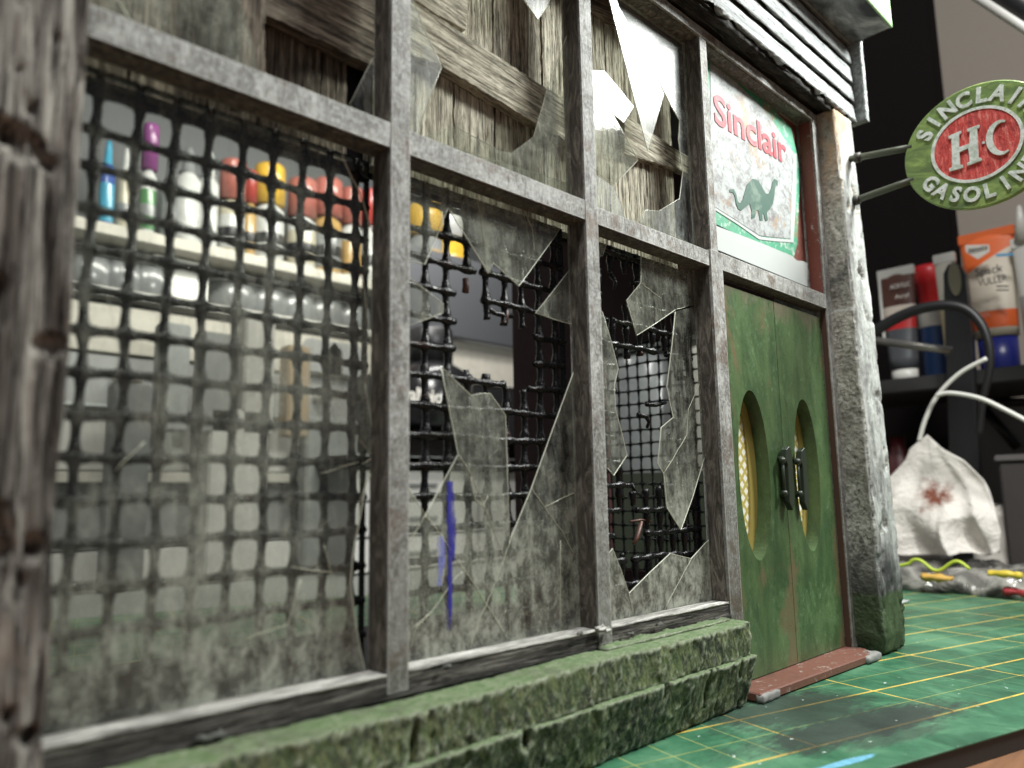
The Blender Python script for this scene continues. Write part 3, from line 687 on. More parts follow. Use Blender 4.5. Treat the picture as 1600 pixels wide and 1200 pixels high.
# ---- wire grilles
def wire(a, b, r=.0075, m=None, parent=None, period=.0525, phase=0, name='wire', wob=.0007):
    a = Vector(a); b = Vector(b); L = (b-a).length; n = max(4, int(L/.0055)); pts = []; rr = []
    w1, w2, w3 = (random.uniform(0, 6.28) for _ in range(3))
    for i in range(n+1):
        t = i/n; p = a.lerp(b, t); s = t*L
        u_ = (s-phase) % period/period; bulge = (.5+.5*math.cos(2*math.pi*u_))**1.6
        rr.append(r*(.80+.48*bulge)*(1+random.uniform(-.04, .04)))
        p = p+Vector((math.sin(s*31+w1), math.sin(s*17+w2)*.6, math.sin(s*27+w3)))*.0014
        pts.append(p+Vector((random.uniform(-1, 1)*wob*.5, random.uniform(-1, 1)*wob*.5, random.uniform(-1, 1)*wob*.5)))
    return obj(name, tube(pts, rr, 8), m or MWI, parent)
def inpoly(x, z, poly):
    c = False; n = len(poly)
    for i in range(n):
        x1, z1 = poly[i]; x2, z2 = poly[i-1]
        if (z1 > z) != (z2 > z) and x < (x2-x1)*(z-z1)/(z2-z1)+x1: c = not c
    return c
MY = .0755
zr = [.550-.0548*k for k in range(15)]
def rect_ring(x0, x1, z0, z1, w, y0, y1, axis='Y'):
    V = []; F = []
    for y in (y0, y1):
        for d in (0, w):
            for a, b in ((x0+d, z0+d), (x1-d, z0+d), (x1-d, z1-d), (x0+d, z1-d)): V.append((a, y, b) if axis == 'Y' else (y, a, b))
    for k in range(4):
        j = (k+1) % 4
        F += [(k, j, 4+j, 4+k), (8+k, 12+k, 12+j, 8+j), (k, 8+k, 8+j, j), (4+k, 4+j, 12+j, 12+k)]
    me = mesh('ring', V, F); bm = bmesh.new(); bm.from_mesh(me); bmesh.ops.recalc_face_normals(bm, faces=bm.faces[:]); bm.to_mesh(me); bm.free(); return me
def grille(x0, x1, xlist, zlist, holes, label):
    fr = rect_ring(x0, x1, ZS-.002, ZT0-.001, .004, MY-.004, MY+.008)
    g = obj('window_grille', fr, MWI, B, label=label)
    hs = [XZ(h, MY) for h in holes]
    def runs(f, lo, hi):
        out = []; cur = None; n = 160
        for i in range(n+1):
            s = lo+(hi-lo)*i/n; x, z = f(s); ok = not any(inpoly(x, z, h) for h in hs)
            if ok and cur is None: cur = s
            if (not ok or i == n) and cur is not None:
                if s-cur > .015: out.append((cur, s))
                cur = None
        return out
    ph = zr[0]
    for k, x in enumerate(xlist):
        dx = random.uniform(-1, 1)*.0015
        for a, b in runs(lambda s: (x, s), ZS, ZT0):
            wire((x+dx, MY, b), (x-dx, MY, a), phase=b-ph, period=abs(zlist[1]-zlist[0]), parent=g)
    for k, z in enumerate(zlist):
        dz = random.uniform(-1, 1)*.002
        for a, b in runs(lambda s: (s, z), x0, x1):
            wire((a, MY-.002, z+dz), (b, MY-.002, z-dz), phase=xlist[0]-a, period=xlist[1]-xlist[0], parent=g)
    return g
grille(X0, M1a+.005, [.2775-.0509+.0509*k for k in range(10)], zr, [], 'black wire grille of the first pane, whole')
grille(M1b-.004, M2a+.004, [.7855+.0502*k for k in range(9)], [.544-.0545*k for k in range(15)],
       [[(711, 424), (748, 424), (753, 470), (752, 497), (800, 512), (832, 520), (832, 600), (803, 622), (775, 590), (722, 585), (708, 560)]], 'black wire grille of the middle pane with a torn hole')
grille(M2b-.004, M3a+.004, [1.287+.0515*k for k in range(9)], [.566-.0550*k for k in range(15)],
       [[(935, 425), (985, 430), (985, 470), (950, 505), (935, 480)], [(957, 560), (1003, 560), (1035, 545), (1062, 600), (1040, 690), (1030, 760), (985, 770), (957, 700)], [(958, 800), (992, 790), (1010, 850), (980, 880), (958, 850)]], 'black wire grille of the narrow pane, badly torn')
# bent stubs round the hole
MRW = mat_plain('rusted wire end', (.10, .032, .018), .5, var=.6)
gm = [o for o in COL.objects if o.name == 'window_grille.001'][0]
def stub(pts, r=.005, m=None, par=None):
    P = [at(a, b, Y=MY) for a, b in pts]; return obj('bent_wire', tube(P, [r*(1+random.uniform(-.2, .25)) for _ in P], 8), m or MWI, par or gm)
stub([(757, 470), (758, 476), (763, 483), (772, 489), (785, 492), (800, 494)]); stub([(727, 435), (728, 446), (727, 457)], .006, MRW); stub([(789, 480), (791, 492), (788, 505)], .006, MRW)
stub([(775, 600), (786, 602), (792, 610), (794, 626), (796, 645)]); stub([(729, 604), (729, 590), (728, 578)], .006); stub([(760, 606), (760, 596), (761, 586)], .006, MRW)
gn = [o for o in COL.objects if o.name == 'window_grille.002'][0]
stub([(997, 648), (1010, 651), (1014, 660), (1011, 668)], .005, None, gn); stub([(1010, 632), (1025, 633), (1040, 629)], .005, None, gn); stub([(955, 430), (962, 440), (960, 452)], .005, None, gn)
stub([(985, 755), (994, 770), (1010, 778), (1030, 776)], .004, None, gn); stub([(1002, 815), (996, 840), (990, 850)], .004, MRW, gn); stub([(985, 815), (1003, 812), (1018, 815)], .003, MRW, gn)

# ---- side wall seen from inside, with its own window and grille
SX = 2.462; YE = 1.50; WY0, WY1, WZ0, WZ1 = .42, .985, -.30, .60
for nm, (ya, yb, za, zb) in {'side_wall_panel': (.19, WY0, -.495, 1.25), 'a': (WY1, YE, -.495, 1.25), 'b': (WY0+.0005, WY1-.0005, -.495, WZ0), 'c': (WY0+.0005, WY1-.0005, WZ1, 1.25)}.items():
    obj('side_wall_panel', box(SX, SX+.06, ya, yb, za, zb, .001), MRED, B)
sg = obj('window_grille', rect_ring(WY0, WY1, WZ0, WZ1, .006, SX+.02, SX+.03, 'X'), MWI, B, label='grille of the side window seen through the torn one')
for k in range(11): wire((SX+.024, WY0+.03+.0507*k, WZ1), (SX+.024, WY0+.03+.0507*k, WZ0), r=.0048, parent=sg, period=.0535, phase=.03)
for k in range(16): wire((SX+.022, WY0, WZ1-.03-.0535*k), (SX+.022, WY1, WZ1-.03-.0535*k), r=.0048, parent=sg, period=.0507, phase=.03)
obj('model_floor', box(.1, SX-.002, .06, 1.50, -.497, -.478), MDARK, B)
obj('front_wall', box(.06, 1.71, .055, .075, -.476, ZS-.034), MDARK, B)
for k, (px, py, dx, dy, c) in enumerate(((975, 868, .05, .012, (.20, .12, .09)), (985, 848, .02, .02, (.26, .09, .045)), (1010, 880, .03, .015, (.12, .12, .12)), (965, 845, .03, .01, (.22, .18, .12)), (1040, 868, .03, .02, (.10, .09, .08)))):
    p = at(px, py, Z=-.478+.03) if py < 0 else at(px, py, Y=.35); z = -.478
    obj('floor_rubble', rough(p.x-dx, p.x+dx, .33+.05*k, .33+.05*k+dy*3, z, z+.03+.012*k, .012, lambda P, n, k=k: .014*fbm(P*50, 90+k, 3), .004), mat_plain('rubble %d' % k, c, .7), B)
obj('roof_deck', box(.05, 2.58, .062, 1.5, 1.47, 1.50, .002), MDARK, B)

# ---- enamel panel above the door
sign = thing('enamel_wall_sign', 'rusty white and green enamel sign with red lettering, above the green door', 'sign', (2.1, .05, ZT1+.003))
SY = .044
def Z4(l, y): return XZ(l, y)
def tri(pts, y, t, m, name, lab=None):
    return obj(name, prism(XZ(pts, y), y, y+t), m, sign, label=lab)
tri([(1104, 60), (1104, 372), (1118, 372), (1262, 445), (1275, 440), (1275, 170)], SY+.010, .006, MRUST, 'backing_board', 'rust brown board behind the enamel')
tri([(1098, 88), (1101, 330), (1117, 349), (1190, 385), (1240, 404), (1246, 380), (1250, 262), (1236, 200), (1180, 140), (1130, 108)], SY+.004, .003, mat_chip('chipped emerald enamel', (.045, .28, .16), under=(.50, .54, .50), lo=.53, hi=.60, rust=(.25, .13, .06)), 'green_border')
fld = [(1110, 98), (1111, 318), (1122, 326), (1152, 345), (1187, 368), (1212, 371), (1237, 373), (1241, 300), (1242, 242), (1200, 178), (1150, 128)]
tri([(1106, 320), (1122, 331), (1152, 350), (1186, 374), (1212, 377), (1240, 379), (1244, 300), (1245, 240), (1241, 240), (1238, 300), (1235, 374), (1212, 373), (1188, 370), (1152, 346), (1122, 327), (1107, 316)], SY+.0022, .0012, MWHITE, 'pinstripe')
tri(fld, SY+.0025, .0012, mat_chip('chipped white enamel', (.33, .355, .355), under=(.10, .09, .092), lo=.46, hi=.60, rust=(.27, .16, .08)), 'white_field')
tri([(1117, 352), (1116, 388), (1262, 448), (1262, 412), (1255, 408), (1245, 407), (1238, 400), (1190, 380)], SY-.002, .003, MWHITE, 'bare_strip', 'bare white plastic strip along the foot of the sign')
MREDL = mat_chip('chipped crimson enamel', (.30, .008, .026), under=(.36, .22, .24), lo=.60, hi=.68, rust=(.36, .10, .11))
# fitted lettering: cap height from the S, run from the S to the r
pS = at(1128, 178, Y=SY); pR = at(1222, 240, Y=SY)
tm = text_mesh('Sinclair', .135, (0, 0, 0), (1, 0, 0), (0, 0, 1), .0012, .0030, 'LEFT', 1.0)
xsx = [v.co.x for v in tm.vertices]; w0 = max(xsx)-min(xsx); mn = min(xsx)
zc = [v.co.z for v in tm.vertices]; z0_, z1_ = min(zc), max(zc)
xL, xR = at(1117, 180, Y=SY).x, at(1230, 245, Y=SY).x
ztop, zbot = at(1119, 146, Y=SY).z, at(1131, 201, Y=SY).z
for v in tm.vertices:
    fx = (v.co.x-mn)/w0; fz = (v.co.z-z0_)/(z1_-z0_)
    v.co.x = xL+fx*(xR-xL); v.co.z = zbot+fz*(ztop-zbot)+.010*fx; v.co.y = SY+.0012+v.co.y*.5
obj('lettering', tm, MREDL, sign)
dz = [(172, 675), (190, 672), (203, 700), (208, 728), (220, 736), (232, 715), (238, 690), (250, 652), (275, 626), (300, 634), (318, 665), (333, 692), (347, 694), (358, 668), (362, 642), (373, 627), (388, 636), (386, 655), (375, 662), (371, 705), (364, 742), (350, 765), (338, 775), (343, 812), (332, 816), (324, 782), (318, 786), (319, 812), (307, 812), (300, 770), (292, 765), (285, 800), (270, 806), (271, 772), (262, 738), (245, 752), (225, 768), (210, 762), (200, 735), (196, 705), (186, 688), (173, 686)]
obj('dinosaur_emblem', prism(XZ([(1080+a/2.857, 60+b/2.857) for a, b in dz], SY+.0010), SY+.0010, SY+.0024), mat_chip('chipped bottle green enamel', (.010, .068, .044), under=(.06, .11, .09), lo=.60, hi=.66, rust=(.10, .16, .12)), sign)

# ---- double door
def door_leaf(x0, x1, z0, z1, cx, cz, rx, rz, y0, y1):
    n = 72; V = []; ring = []
    corners = [(x0, z0), (x1, z0), (x1, z1), (x0, z1)]; outer = []
    for k in range(n):
        t = 2*math.pi*k/n; dx, dz_ = math.cos(t)*rx, math.sin(t)*rz; s = 1e9
        for lim, d, c in ((x1, dx, cx), (x0, dx, cx), (z1, dz_, cz), (z0, dz_, cz)):
            if abs(d) > 1e-9:
                q = (lim-c)/d
                if q > 0: s = min(s, q)
        outer.append([cx+dx*s, cz+dz_*s])
    for c in corners:
        k = min(range(n), key=lambda k: (outer[k][0]-c[0])**2+(outer[k][1]-c[1])**2); outer[k] = list(c)
    inner = [(cx+math.cos(2*math.pi*k/n)*rx, cz+math.sin(2*math.pi*k/n)*rz) for k in range(n)]
    for y in (y0, y1):
        V += [(a, y, b) for a, b in outer]+[(a, y, b) for a, b in inner]
    F = []
    for k in range(n):
        j = (k+1) % n
        F.append((k, j, n+j, n+k)); F.append((2*n+k, 3*n+k, 3*n+j, 2*n+j))
        F.append((n+k, n+j, 3*n+j, 3*n+k)); F.append((k, 2*n+k, 2*n+j, j))
    me = mesh('door', V, F); bm = bmesh.new(); bm.from_mesh(me); bmesh.ops.recalc_face_normals(bm, faces=bm.faces[:]); bm.to_mesh(me); bm.free()
    return me
def mat_diamond():
    n = N('yellow paper printed with white diamonds'); wp = n.geo.outputs['Position']
    x = n.xyz(wp)[0]; z = n.xyz(wp)[2]
    u = n.math('ADD', n.math('DIVIDE', x, .038), n.math('DIVIDE', z, .036)); v = n.math('SUBTRACT', n.math('DIVIDE', x, .038), n.math('DIVIDE', z, .036))
    fu = n.math('LESS_THAN', n.math('FRACT', n.math('ADD', u, 100)), .62); fv = n.math('LESS_THAN', n.math('FRACT', n.math('ADD', v, 100)), .62)
    col = n.mix(n.math('MULTIPLY', fu, fv), (.50, .42, .12), (.84, .83, .74))
    n.bsdf(col, .5); return n.m
MDIA = mat_diamond(); MYEL = mat_plain('mustard inner ring', (.34, .27, .07), .5, var=.3)
DY = .020
doors = []
for nm, x0, x1, cx in (('door', M3b+.006, 2.0935, 1.920), ('door.001', 2.0965, JA-.006, 2.243)):
    cz = .046 if nm == 'door' else .048; rx, rz = (.0845, .2295) if nm == 'door' else (.0795, .227)
    d = obj('door', door_leaf(x0, x1, -.474, .556, cx, cz, rx, rz, DY, DY+.040), MDO, B, label='left green door leaf' if nm == 'door' else 'right green door leaf')
    doors.append(d)
    # mustard rim ring behind the opening, then the printed paper
    ring = door_leaf(cx-rx-.01, cx+rx+.01, cz-rz-.012, cz+rz+.012, cx-.0, cz, rx-(.040 if nm == 'door' else .026), rz-.028, DY+.0405, DY+.0455)
    obj('porthole_ring', ring, MYEL, d)
    xr = at(1173, 740, Y=DY+.047).x if nm == 'door' else at(1263, 740, Y=DY+.047).x
    pp = [(cx-rx-.008, cz-rz-.01), (xr+.012, cz-rz-.01), (xr, cz-.02), (xr-.004, cz+rz*.7), (cx-rx-.008, cz+rz*.74)]
    obj('printed_paper', prism(pp, DY+.0460, DY+.0470), MDIA, d)
def handle(d, cx, z0, z1, lean):
    obj('handle_plate', prism([(cx-.012, z1-.012), (cx-.004, z1+.016), (cx+.016, z1+.026), (cx+.026, z1+.016), (cx+.026, z0-.004), (cx+.010, z0-.036), (cx-.006, z0-.014), (cx-.002, z1-.03)], DY-.026, DY-.008, bevel=.0015), MHAND, d)
    obj('handle', join(tube([(cx-.022, DY-.020, z0+.004), (cx-.022, DY-.020, z1-.006)], .0045, 10), lathe([(.0, 0), (.009, .003), (.010, .012), (.007, .018), (0, .02)], (cx-.022, DY-.020, z1-.026), 10),
               lathe([(.0, 0), (.009, .003), (.010, .010), (.007, .016), (0, .018)], (cx-.022, DY-.020, z0+.004), 10), tube([(cx-.020, DY-.020, z1-.012), (cx-.004, DY+.001, z1-.008)], .006, 8), tube([(cx-.020, DY-.020, z0+.010), (cx-.004, DY+.001, z0+.006)], .006, 8)), MHAND, d)
handle(doors[0], 2.066, -.020, .100, 0); handle(doors[1], 2.160, -.022, .098, 0)
obj('threshold', prism([(1.735, -.058), (2.36, -.080), (2.43, -.035), (2.43, .06), (1.735, .06)], -.498, -.4765, 'Z', .003), MBRN, B)
obj('threshold_chip', rough(1.733, 1.82, -.066, -.045, -.499, -.479, .006, lambda P, n: .003*fbm(P*90, 66, 3), .002), mat_plain('scraped white filler', (.36, .36, .34), .7, var=.9), B)
obj('threshold_chip', rough(2.315, 2.415, -.088, -.04, -.499, -.477, .006, lambda P, n: .0045*fbm(P*70, 67, 3), .004), bpy.data.materials['scraped white filler'], B)

# ---- clapboards, beam, roof
for k in range(5):
    z0_ = 1.288+.0735*k
    def cf(P, n, k=k):
        lowr = np.where((n[:, 2] < -.3), 1, 0)
        return .0022*fbm(P*np.array([20, 40, 40]), 100+k, 4)+.004*lowr*fbm(P*np.array([26, 10, 10]), 120+k, 4)*(6 if k == 0 else 1.2)
    me = rough(.2, 2.652, -.007, .0, 0, .061, .0075, cf, .001)
    T = Matrix.Translation((0, -.058, z0_)) @ Matrix.Rotation(math.radians(-6), 4, 'X')
    me.transform(T); obj('clapboard', me, MCL, B, label='lowest clapboard, its bottom edge splintered' if k == 0 else None)
obj('corner_trim', rough(2.655, 2.680, -.098, -.03, 1.285, 1.60, .009, lambda P, n: .0015*fbm(P*40, 130, 3), .001), MCL, B)
obj('wall_core', box(.2, 2.648, -.052, .06, 1.285, 1.585), MDARK, B)
def bf(P, n): return .013*fbm(P*np.array([9, 18, 18]), 140, 4)+.006*fbm(P*np.array([40, 70, 70]), 141, 4)
obj('charred_beam', rough(.2, 2.46, -.050, -.007, 1.272, 1.292, .0065, bf, .001), MBLKWOOD, B)
def mat_soffit():
    n = N('grey paint sprayed unevenly on black'); a = n.noise((5, 9, 9), 6, .6, .5)
    n.bsdf(n.ramp(a, [(.40, (.02, .021, .025)), (.52, (.16, .17, .18)), (.66, (.46, .48, .49))]), .5, n.bump(n.noise(50, 5), .3, .005)); return n.m
def mat_fascia():
    n = N('pale green fascia paint'); a = n.noise((12, 20, 20), 7, .7, 1)
    n.bsdf(n.ramp(a, [(.35, (.13, .25, .10)), (.6, (.30, .44, .24))]), .5, n.bump(a, .5, .006)); return n.m
obj('soffit', box(.2, 2.662, -.198, .02, 1.590, 1.602, .001), mat_soffit(), B)
obj('fascia', rough(.2, 2.664, -.206, -.1985, 1.588, 1.74, .012, lambda P, n: .0015*fbm(P*50, 150, 3), .001), mat_fascia(), B)
obj('gable_end', box(2.6625, 2.668, -.197, .06, 1.589, 1.74, .0008), MBLKWOOD, B)

# ================================================================== PROJECTING ROUND SIGN
RS = thing('round_projecting_sign', 'round green and red gasoline sign on two rods, sticking out from the white corner post', 'sign', (2.55, -.10, 1.03))
CX, CY, CZ = 2.55, -.4487, 1.0272; RY, RZ = .2096, .194
def ell(ry, rz, n=72): return [(CY+ry*math.cos(2*math.pi*k/n), CZ+rz*math.sin(2*math.pi*k/n)) for k in range(n)]
def mat_signgreen():
    n = N('brushed green sign paint'); a = n.noise((9, 9, 22), 7, .7, 1.5); b = n.noise(40, 5)
    c = n.ramp(a, [(.36, (.018, .050, .012)), (.5, (.10, .19, .035)), (.62, (.27, .38, .09))])
    pt = n.ramp(n.geo.outputs['Pointiness'], [(.52, 0), (.6, .8)])
    n.bsdf(n.mix(pt, c, (.40, .52, .22)), .42, n.bump(a, .5, .005)); return n.m
def mat_signred():
    n = N('brushed red sign paint'); a = n.noise((10, 90, 20), 6, .7, .5)
    mp = n.noise((30, 30, 30), 5)
    n.bsdf(n.ramp(a, [(.36, (.34, .020, .018)), (.52, (.66, .055, .045)), (.64, (.80, .22, .18))]), .42, n.bump(n.math('ADD', a, mp), .8, .006)); return n.m
def mat_signwhite():
    n = N('chalky white sign paint'); a = n.noise(50, 5); b = n.noise((12, 120, 50), 5)
    n.bsdf(n.ramp(a, [(.40, (.52, .60, .52)), (.55, (.78, .84, .80))]), .5, n.bump(b, .6, .005)); return n.m
MSG, MSR, MSW = mat_signgreen(), mat_signred(), mat_signwhite()
obj('disc', prism(ell(RY, RZ), CX-.010, CX+.010, 'X', .003), MSG, RS)
def annulus(r0, r1, x0, x1, n=72):
    V = []; F = []
    for x in (x0, x1):
        for f in (r0, r1):
            for k in range(n):
                t = 2*math.pi*k/n; V.append((x, CY+.0055+f*1.07*math.cos(t), CZ+.003+f*math.sin(t)))
    for k in range(n):
        j = (k+1) % n
        F += [(k, j, n+j, n+k), (2*n+k, 3*n+k, 3*n+j, 2*n+j), (k, 2*n+k, 2*n+j, j), (n+k, n+j, 3*n+j, 3*n+k)]
    me = mesh('ann', V, F); bm = bmesh.new(); bm.from_mesh(me); bmesh.ops.recalc_face_normals(bm, faces=bm.faces[:]); bm.to_mesh(me); bm.free(); return me
obj('white_ring', annulus(.1075, .1165, CX-.0150, CX-.0103), MSW, RS)
obj('red_field', prism([(CY+.0055+.1085*1.07*math.cos(2*math.pi*k/64), CZ+.003+.1085*math.sin(2*math.pi*k/64)) for k in range(64)], CX-.0125, CX-.0103, 'X'), MSR, RS)
def ring_letters(word, t0, t1, rad, flip, size):
    for k, ch in enumerate(word):
        t = math.radians(t0+(t1-t0)*k/(len(word)-1))
        y = CY-rad*1.07*math.cos(t)+.002; z = CZ+rad*math.sin(t)      # image right is -y
        up = Vector((0, -math.cos(t), math.sin(t)))*(1 if not flip else -1)
        right = Vector((0, -math.sin(t), -math.cos(t)))*(1 if not flip else -1)
        me = text_mesh(ch, size, (CX-.0115, y, z), right, up, .0045, .0024, 'CENTER', .92)
        obj('letter', me, MSW, RS)
ring_letters('SINCLAIR', 148, 32, .152, False, .066)
ring_letters('GASOLINE', 212, 324, .153, True, .062)
def py(l): return [(CY-(a), CZ+b) for a, b in l]       # a to the right in the picture, b up
# slab serif H and C drawn in sign units
Hh = [(-.083, -.050), (-.083, -.060), (-.045, -.060), (-.045, -.050), (-.052, -.048), (-.050, -.008), (-.026, -.004), (-.026, -.046), (-.034, -.048), (-.034, -.058), (.006, -.054), (.006, -.045), (-.001, -.043), (.003, .048), (.009, .050), (.010, .060), (-.024, .058), (-.024, .049), (-.017, .047), (-.022, .010), (-.050, .008), (-.046, .047), (-.040, .050), (-.040, .059), (-.076, .054), (-.076, .045), (-.068, .043), (-.074, -.047)]
obj('letter', prism(py(Hh), CX-.019, CX-.0128, 'X', .001), MSW, RS, label='large letter H')
cc = []; n = 22
for k in range(n): t = math.radians(62+(298-62)*k/(n-1)); cc.append((.060+.038*math.cos(t), .054*math.sin(t)))
for k in range(n): t = math.radians(290-(290-70)*k/(n-1)); cc.append((.066+.026*math.cos(t), .045*math.sin(t)))
obj('letter', prism(py(cc), CX-.019, CX-.0128, 'X', .0006), MSW, RS, label='large letter C')
obj('dot', prism(py([(.012, .004), (.018, .004), (.018, -.003), (.012, -.003)]), CX-.017, CX-.0128, 'X'), MSW, RS)
for pa, pb in (((1342, 246), (1421, 231)), ((1340, 312), (1424, 282))):
    A = at(*pa, X=2.55); Bq = at(*pb, X=2.55); d = (A-Bq).normalized()
    obj('bracket_rod', tube([A+d*.05, A.lerp(Bq, .3), A.lerp(Bq, .7), Bq-d*.01], .0115, 14), MGREENBR, RS)
    obj('rod_collar', tube([A+d*.012, A-d*.004], .017, 12), mat_plain('scorched collar', (.05, .045, .04), .6) if 'scorched collar' not in bpy.data.materials else bpy.data.materials['scorched collar'], RS)

# ================================================================== BENCH BEHIND, RIGHT
SXX = 5.2
MBLK = mat_plain('matt black plastic', (.014, .014, .015), .4)
MCAPW = mat_plain('white plastic cap', (.62, .61, .57), .35, var=.05)
shelf = thing('wall_shelf', 'black wall shelf with a tall slotted upright, carrying the tubes at the right', 'shelf', (SXX, .4, .70))
s1 = at(1376, 611, X=SXX); s2 = at(1605, 578, X=SXX)
obj('shelf_board', box(SXX-.02, SXX+.9, s2.y-1.2, s1.y+.6, .61, .705, .01), mat_plain('charcoal shelf board', (.030, .029, .030), .5), shelf)
up_ = [at(a, b, X=SXX-.12) for a, b in ((1490, 905), (1542, 905), (1529, 700), (1519, 520), (1509, 428), (1501, 413), (1483, 413), (1475, 428), (1478, 520))]
obj('upright', prism([(p.y, max(p.z, -.545)) for p in up_], SXX-.14, SXX-.06, 'X', .006), MBLK, shelf)
sl = at(1492, 436, X=SXX-.145); sr = abs(at(1502, 436, X=SXX-.145).y-sl.y)
obj('upright_slot', prism([(sl.y+sr*math.cos(t*math.pi/12), sl.z+.105*math.sin(t*math.pi/12)) for t in range(24)], SXX-.150, SXX-.1405, 'X'), mat_plain('olive slot patch', (.16, .15, .10), .15), shelf)  # olive plate standing for the oval hole in the upright
# tubes: crimp at the top, cap at the bottom, in the plane facing the room
def paint_tube(pxl, pxr, ytop, ybot, capfrac, body, cap, label, X, name='paint_tube', crimp=None, extra=None):
    tl = at(pxl, ytop, X=X); tr = at(pxr, ytop, X=X); bl = at((pxl+pxr)/2, ybot, X=X)
    w = abs(tl.y-tr.y)/2; cy = (tl.y+tr.y)/2; z1 = (tl.z+tr.z)/2; z0 = .706; H = z1-z0; zc = z0+H*capfrac
    T = thing(name, label, 'tube', (X, cy, z0))
    V = []; F = []; n = 24; lv = 10
    for i in range(lv+1):
        t = i/lv; z = zc+(z1-zc)*t; d = w*.55*(1-t)**.8+.012; ww = w*(.78+.22*t)
        for k in range(n):
            a = 2*math.pi*k/n; V.append((X+math.cos(a)*d, cy+math.sin(a)*ww, z))
    for i in range(lv):
        for k in range(n): F.append((i*n+k, i*n+(k+1) % n, (i+1)*n+(k+1) % n, (i+1)*n+k))
    F.append(tuple(range(n))[::-1]); F.append(tuple(range(lv*n, lv*n+n)))
    b = obj('tube_body', mesh('tb', V, F, True), body, T)
    obj('cap', lathe([(w*.66, 0), (w*.70, .02), (w*.72, zc-z0-.005)], (X, cy, z0), 24, .8, 1), cap, T)
    obj('crimp', box(X-.018, X+.018, cy-w*1.02, cy+w*1.02, z1-.06, z1+.005, .004), crimp or MCAPW, T)
    return T, cy, w, z0, zc, z1
def panel(T, X, y0, y1, z0, z1, m, name='label_print', th=.003):
    return obj(name, box(X-th, X, y0, y1, z0, z1), m, T)
def face_x(X, w, zc, z1, z): t = (z-zc)/(z1-zc); return X-(w*.55*(1-t)**.8+.012)-.003
def fit_text(T, s, pl_, pr_, py_, X, m, hpx):
    A = at(pl_, py_, X=X); Bq = at(pr_, py_, X=X); C_ = at((pl_+pr_)/2, py_, X=X); h = abs(at(pl_, py_-hpx, X=X).z-A.z)
    me = text_mesh(s, 1.0, (0, 0, 0), (0, -1, 0), (0, 0, 1), .002, .01, 'CENTER', 1.0)
    ys = [v.co.y for v in me.vertices]; zs = [v.co.z for v in me.vertices]
    for v in me.vertices:
        v.co = Vector((X+v.co.x*.5, C_.y+(v.co.y-(max(ys)+min(ys))/2)/(max(ys)-min(ys))*abs(A.y-Bq.y), C_.z+(v.co.z-(max(zs)+min(zs))/2)/(max(zs)-min(zs))*h))
    return obj('print', me, m, T)
def print_text(T, s, size, y, z, X, m, sx=1.0):
    return obj('print', text_mesh(s, size, (X, y, z), (0, -1, 0), (0, 0, 1), .001, .0, 'CENTER', sx), m, T)
MBLUEC = mat_plain('deep blue plastic cap', (.025, .035, .26), .3)
def mat_bands(name, bands, diag=None):
    """flat printed bands: (lower z, colour) in object space above the base"""
    n = N(name); z = n.xyz(n.tc.outputs['Object'])[2]; y = n.xyz(n.tc.outputs['Object'])[1]; col = None
    for zz, c in bands:
        if col is None: col = n.mix(0.0, c, c)
        else: col = n.mix(n.math('GREATER_THAN', (n.math('ADD', z, n.math('MULTIPLY', y, diag)) if diag and zz == bands[-1][0] else z), zz), col, c)
    n.bsdf(col, .4); return n.m
# big filler tube
spk = mat_bands('white orange banded tube', [(-1, (.60, .55, .46)), (.0, (.60, .55, .46)), (.26, (.72, .13, .03)), (.37, (.66, .60, .50)), (.70, (.76, .15, .035))], diag=.55)
T, cy, w, z0, zc, z1 = paint_tube(1497, 1585, 362, 585, .235, spk, MBLUEC, 'large white and orange filler tube with blue cap standing on the shelf', SXX+.18, crimp=mat_plain('orange crimp', (.76, .15, .035), .4))
zt = z0+(z1-z0)*.615; X_ = face_x(SXX+.18, w, zc, z1, zt)
MBT = mat_plain('black print', (.02, .02, .02), .5); MGT = mat_plain('grey print', (.12, .11, .10), .5); MWT = mat_plain('white print', (.75, .72, .66), .5)
fit_text(T, 'Spack', 1523, 1567, 424, SXX-.02, MBT, 16); fit_text(T, 'VULLER', 1527, 1574, 438, SXX-.03, MGT, 11)
def px_panel(name, pts, X, m): return obj(name, prism([(p.y, p.z) for p in (at(a, b, X=X) for a, b in pts)], X, X+.006, 'X'), m, T)
px_panel('badge', [(1508, 383), (1545, 382), (1546, 393), (1528, 405), (1509, 394)], SXX+.03, MWT)
px_panel('fine_print', [(1557, 446), (1576, 446), (1576, 448), (1557, 448)], SXX+.0, MGT)
px_panel('fine_print', [(1557, 452), (1576, 452), (1576, 454), (1557, 454)], SXX+.0, MGT)
px_panel('red_swirl', [(1520, 492), (1545, 487), (1548, 494), (1524, 500)], SXX-.05, mat_plain('coral print', (.70, .20, .12), .5))
fit_text(T, 'Alabastine', 1512, 1543, 388, SXX+.02, MBT, 6)
px_panel('blue_swoosh', [(1556, 397), (1583, 395), (1583, 399), (1556, 401)], SXX+.03, mat_plain('sky blue print', (.10, .35, .60), .5))
# grey silver tube at the frame edge
T, cy, w, z0, zc, z1 = paint_tube(1578, 1640, 370, 580, .10, mat_bands('silver and white tube', [(-1, (.33, .33, .31)), (.42, (.58, .57, .53))]), MCAPW, 'silver grey tube with long nozzle at the right edge of the picture', SXX+.10)
nz = at(1597, 362, X=SXX+.1)
obj('nozzle', lathe([(.05, 0), (.012, .22), (.0, .23)], (SXX+.10, nz.y, z1-.02), 16), MCAPW, T)
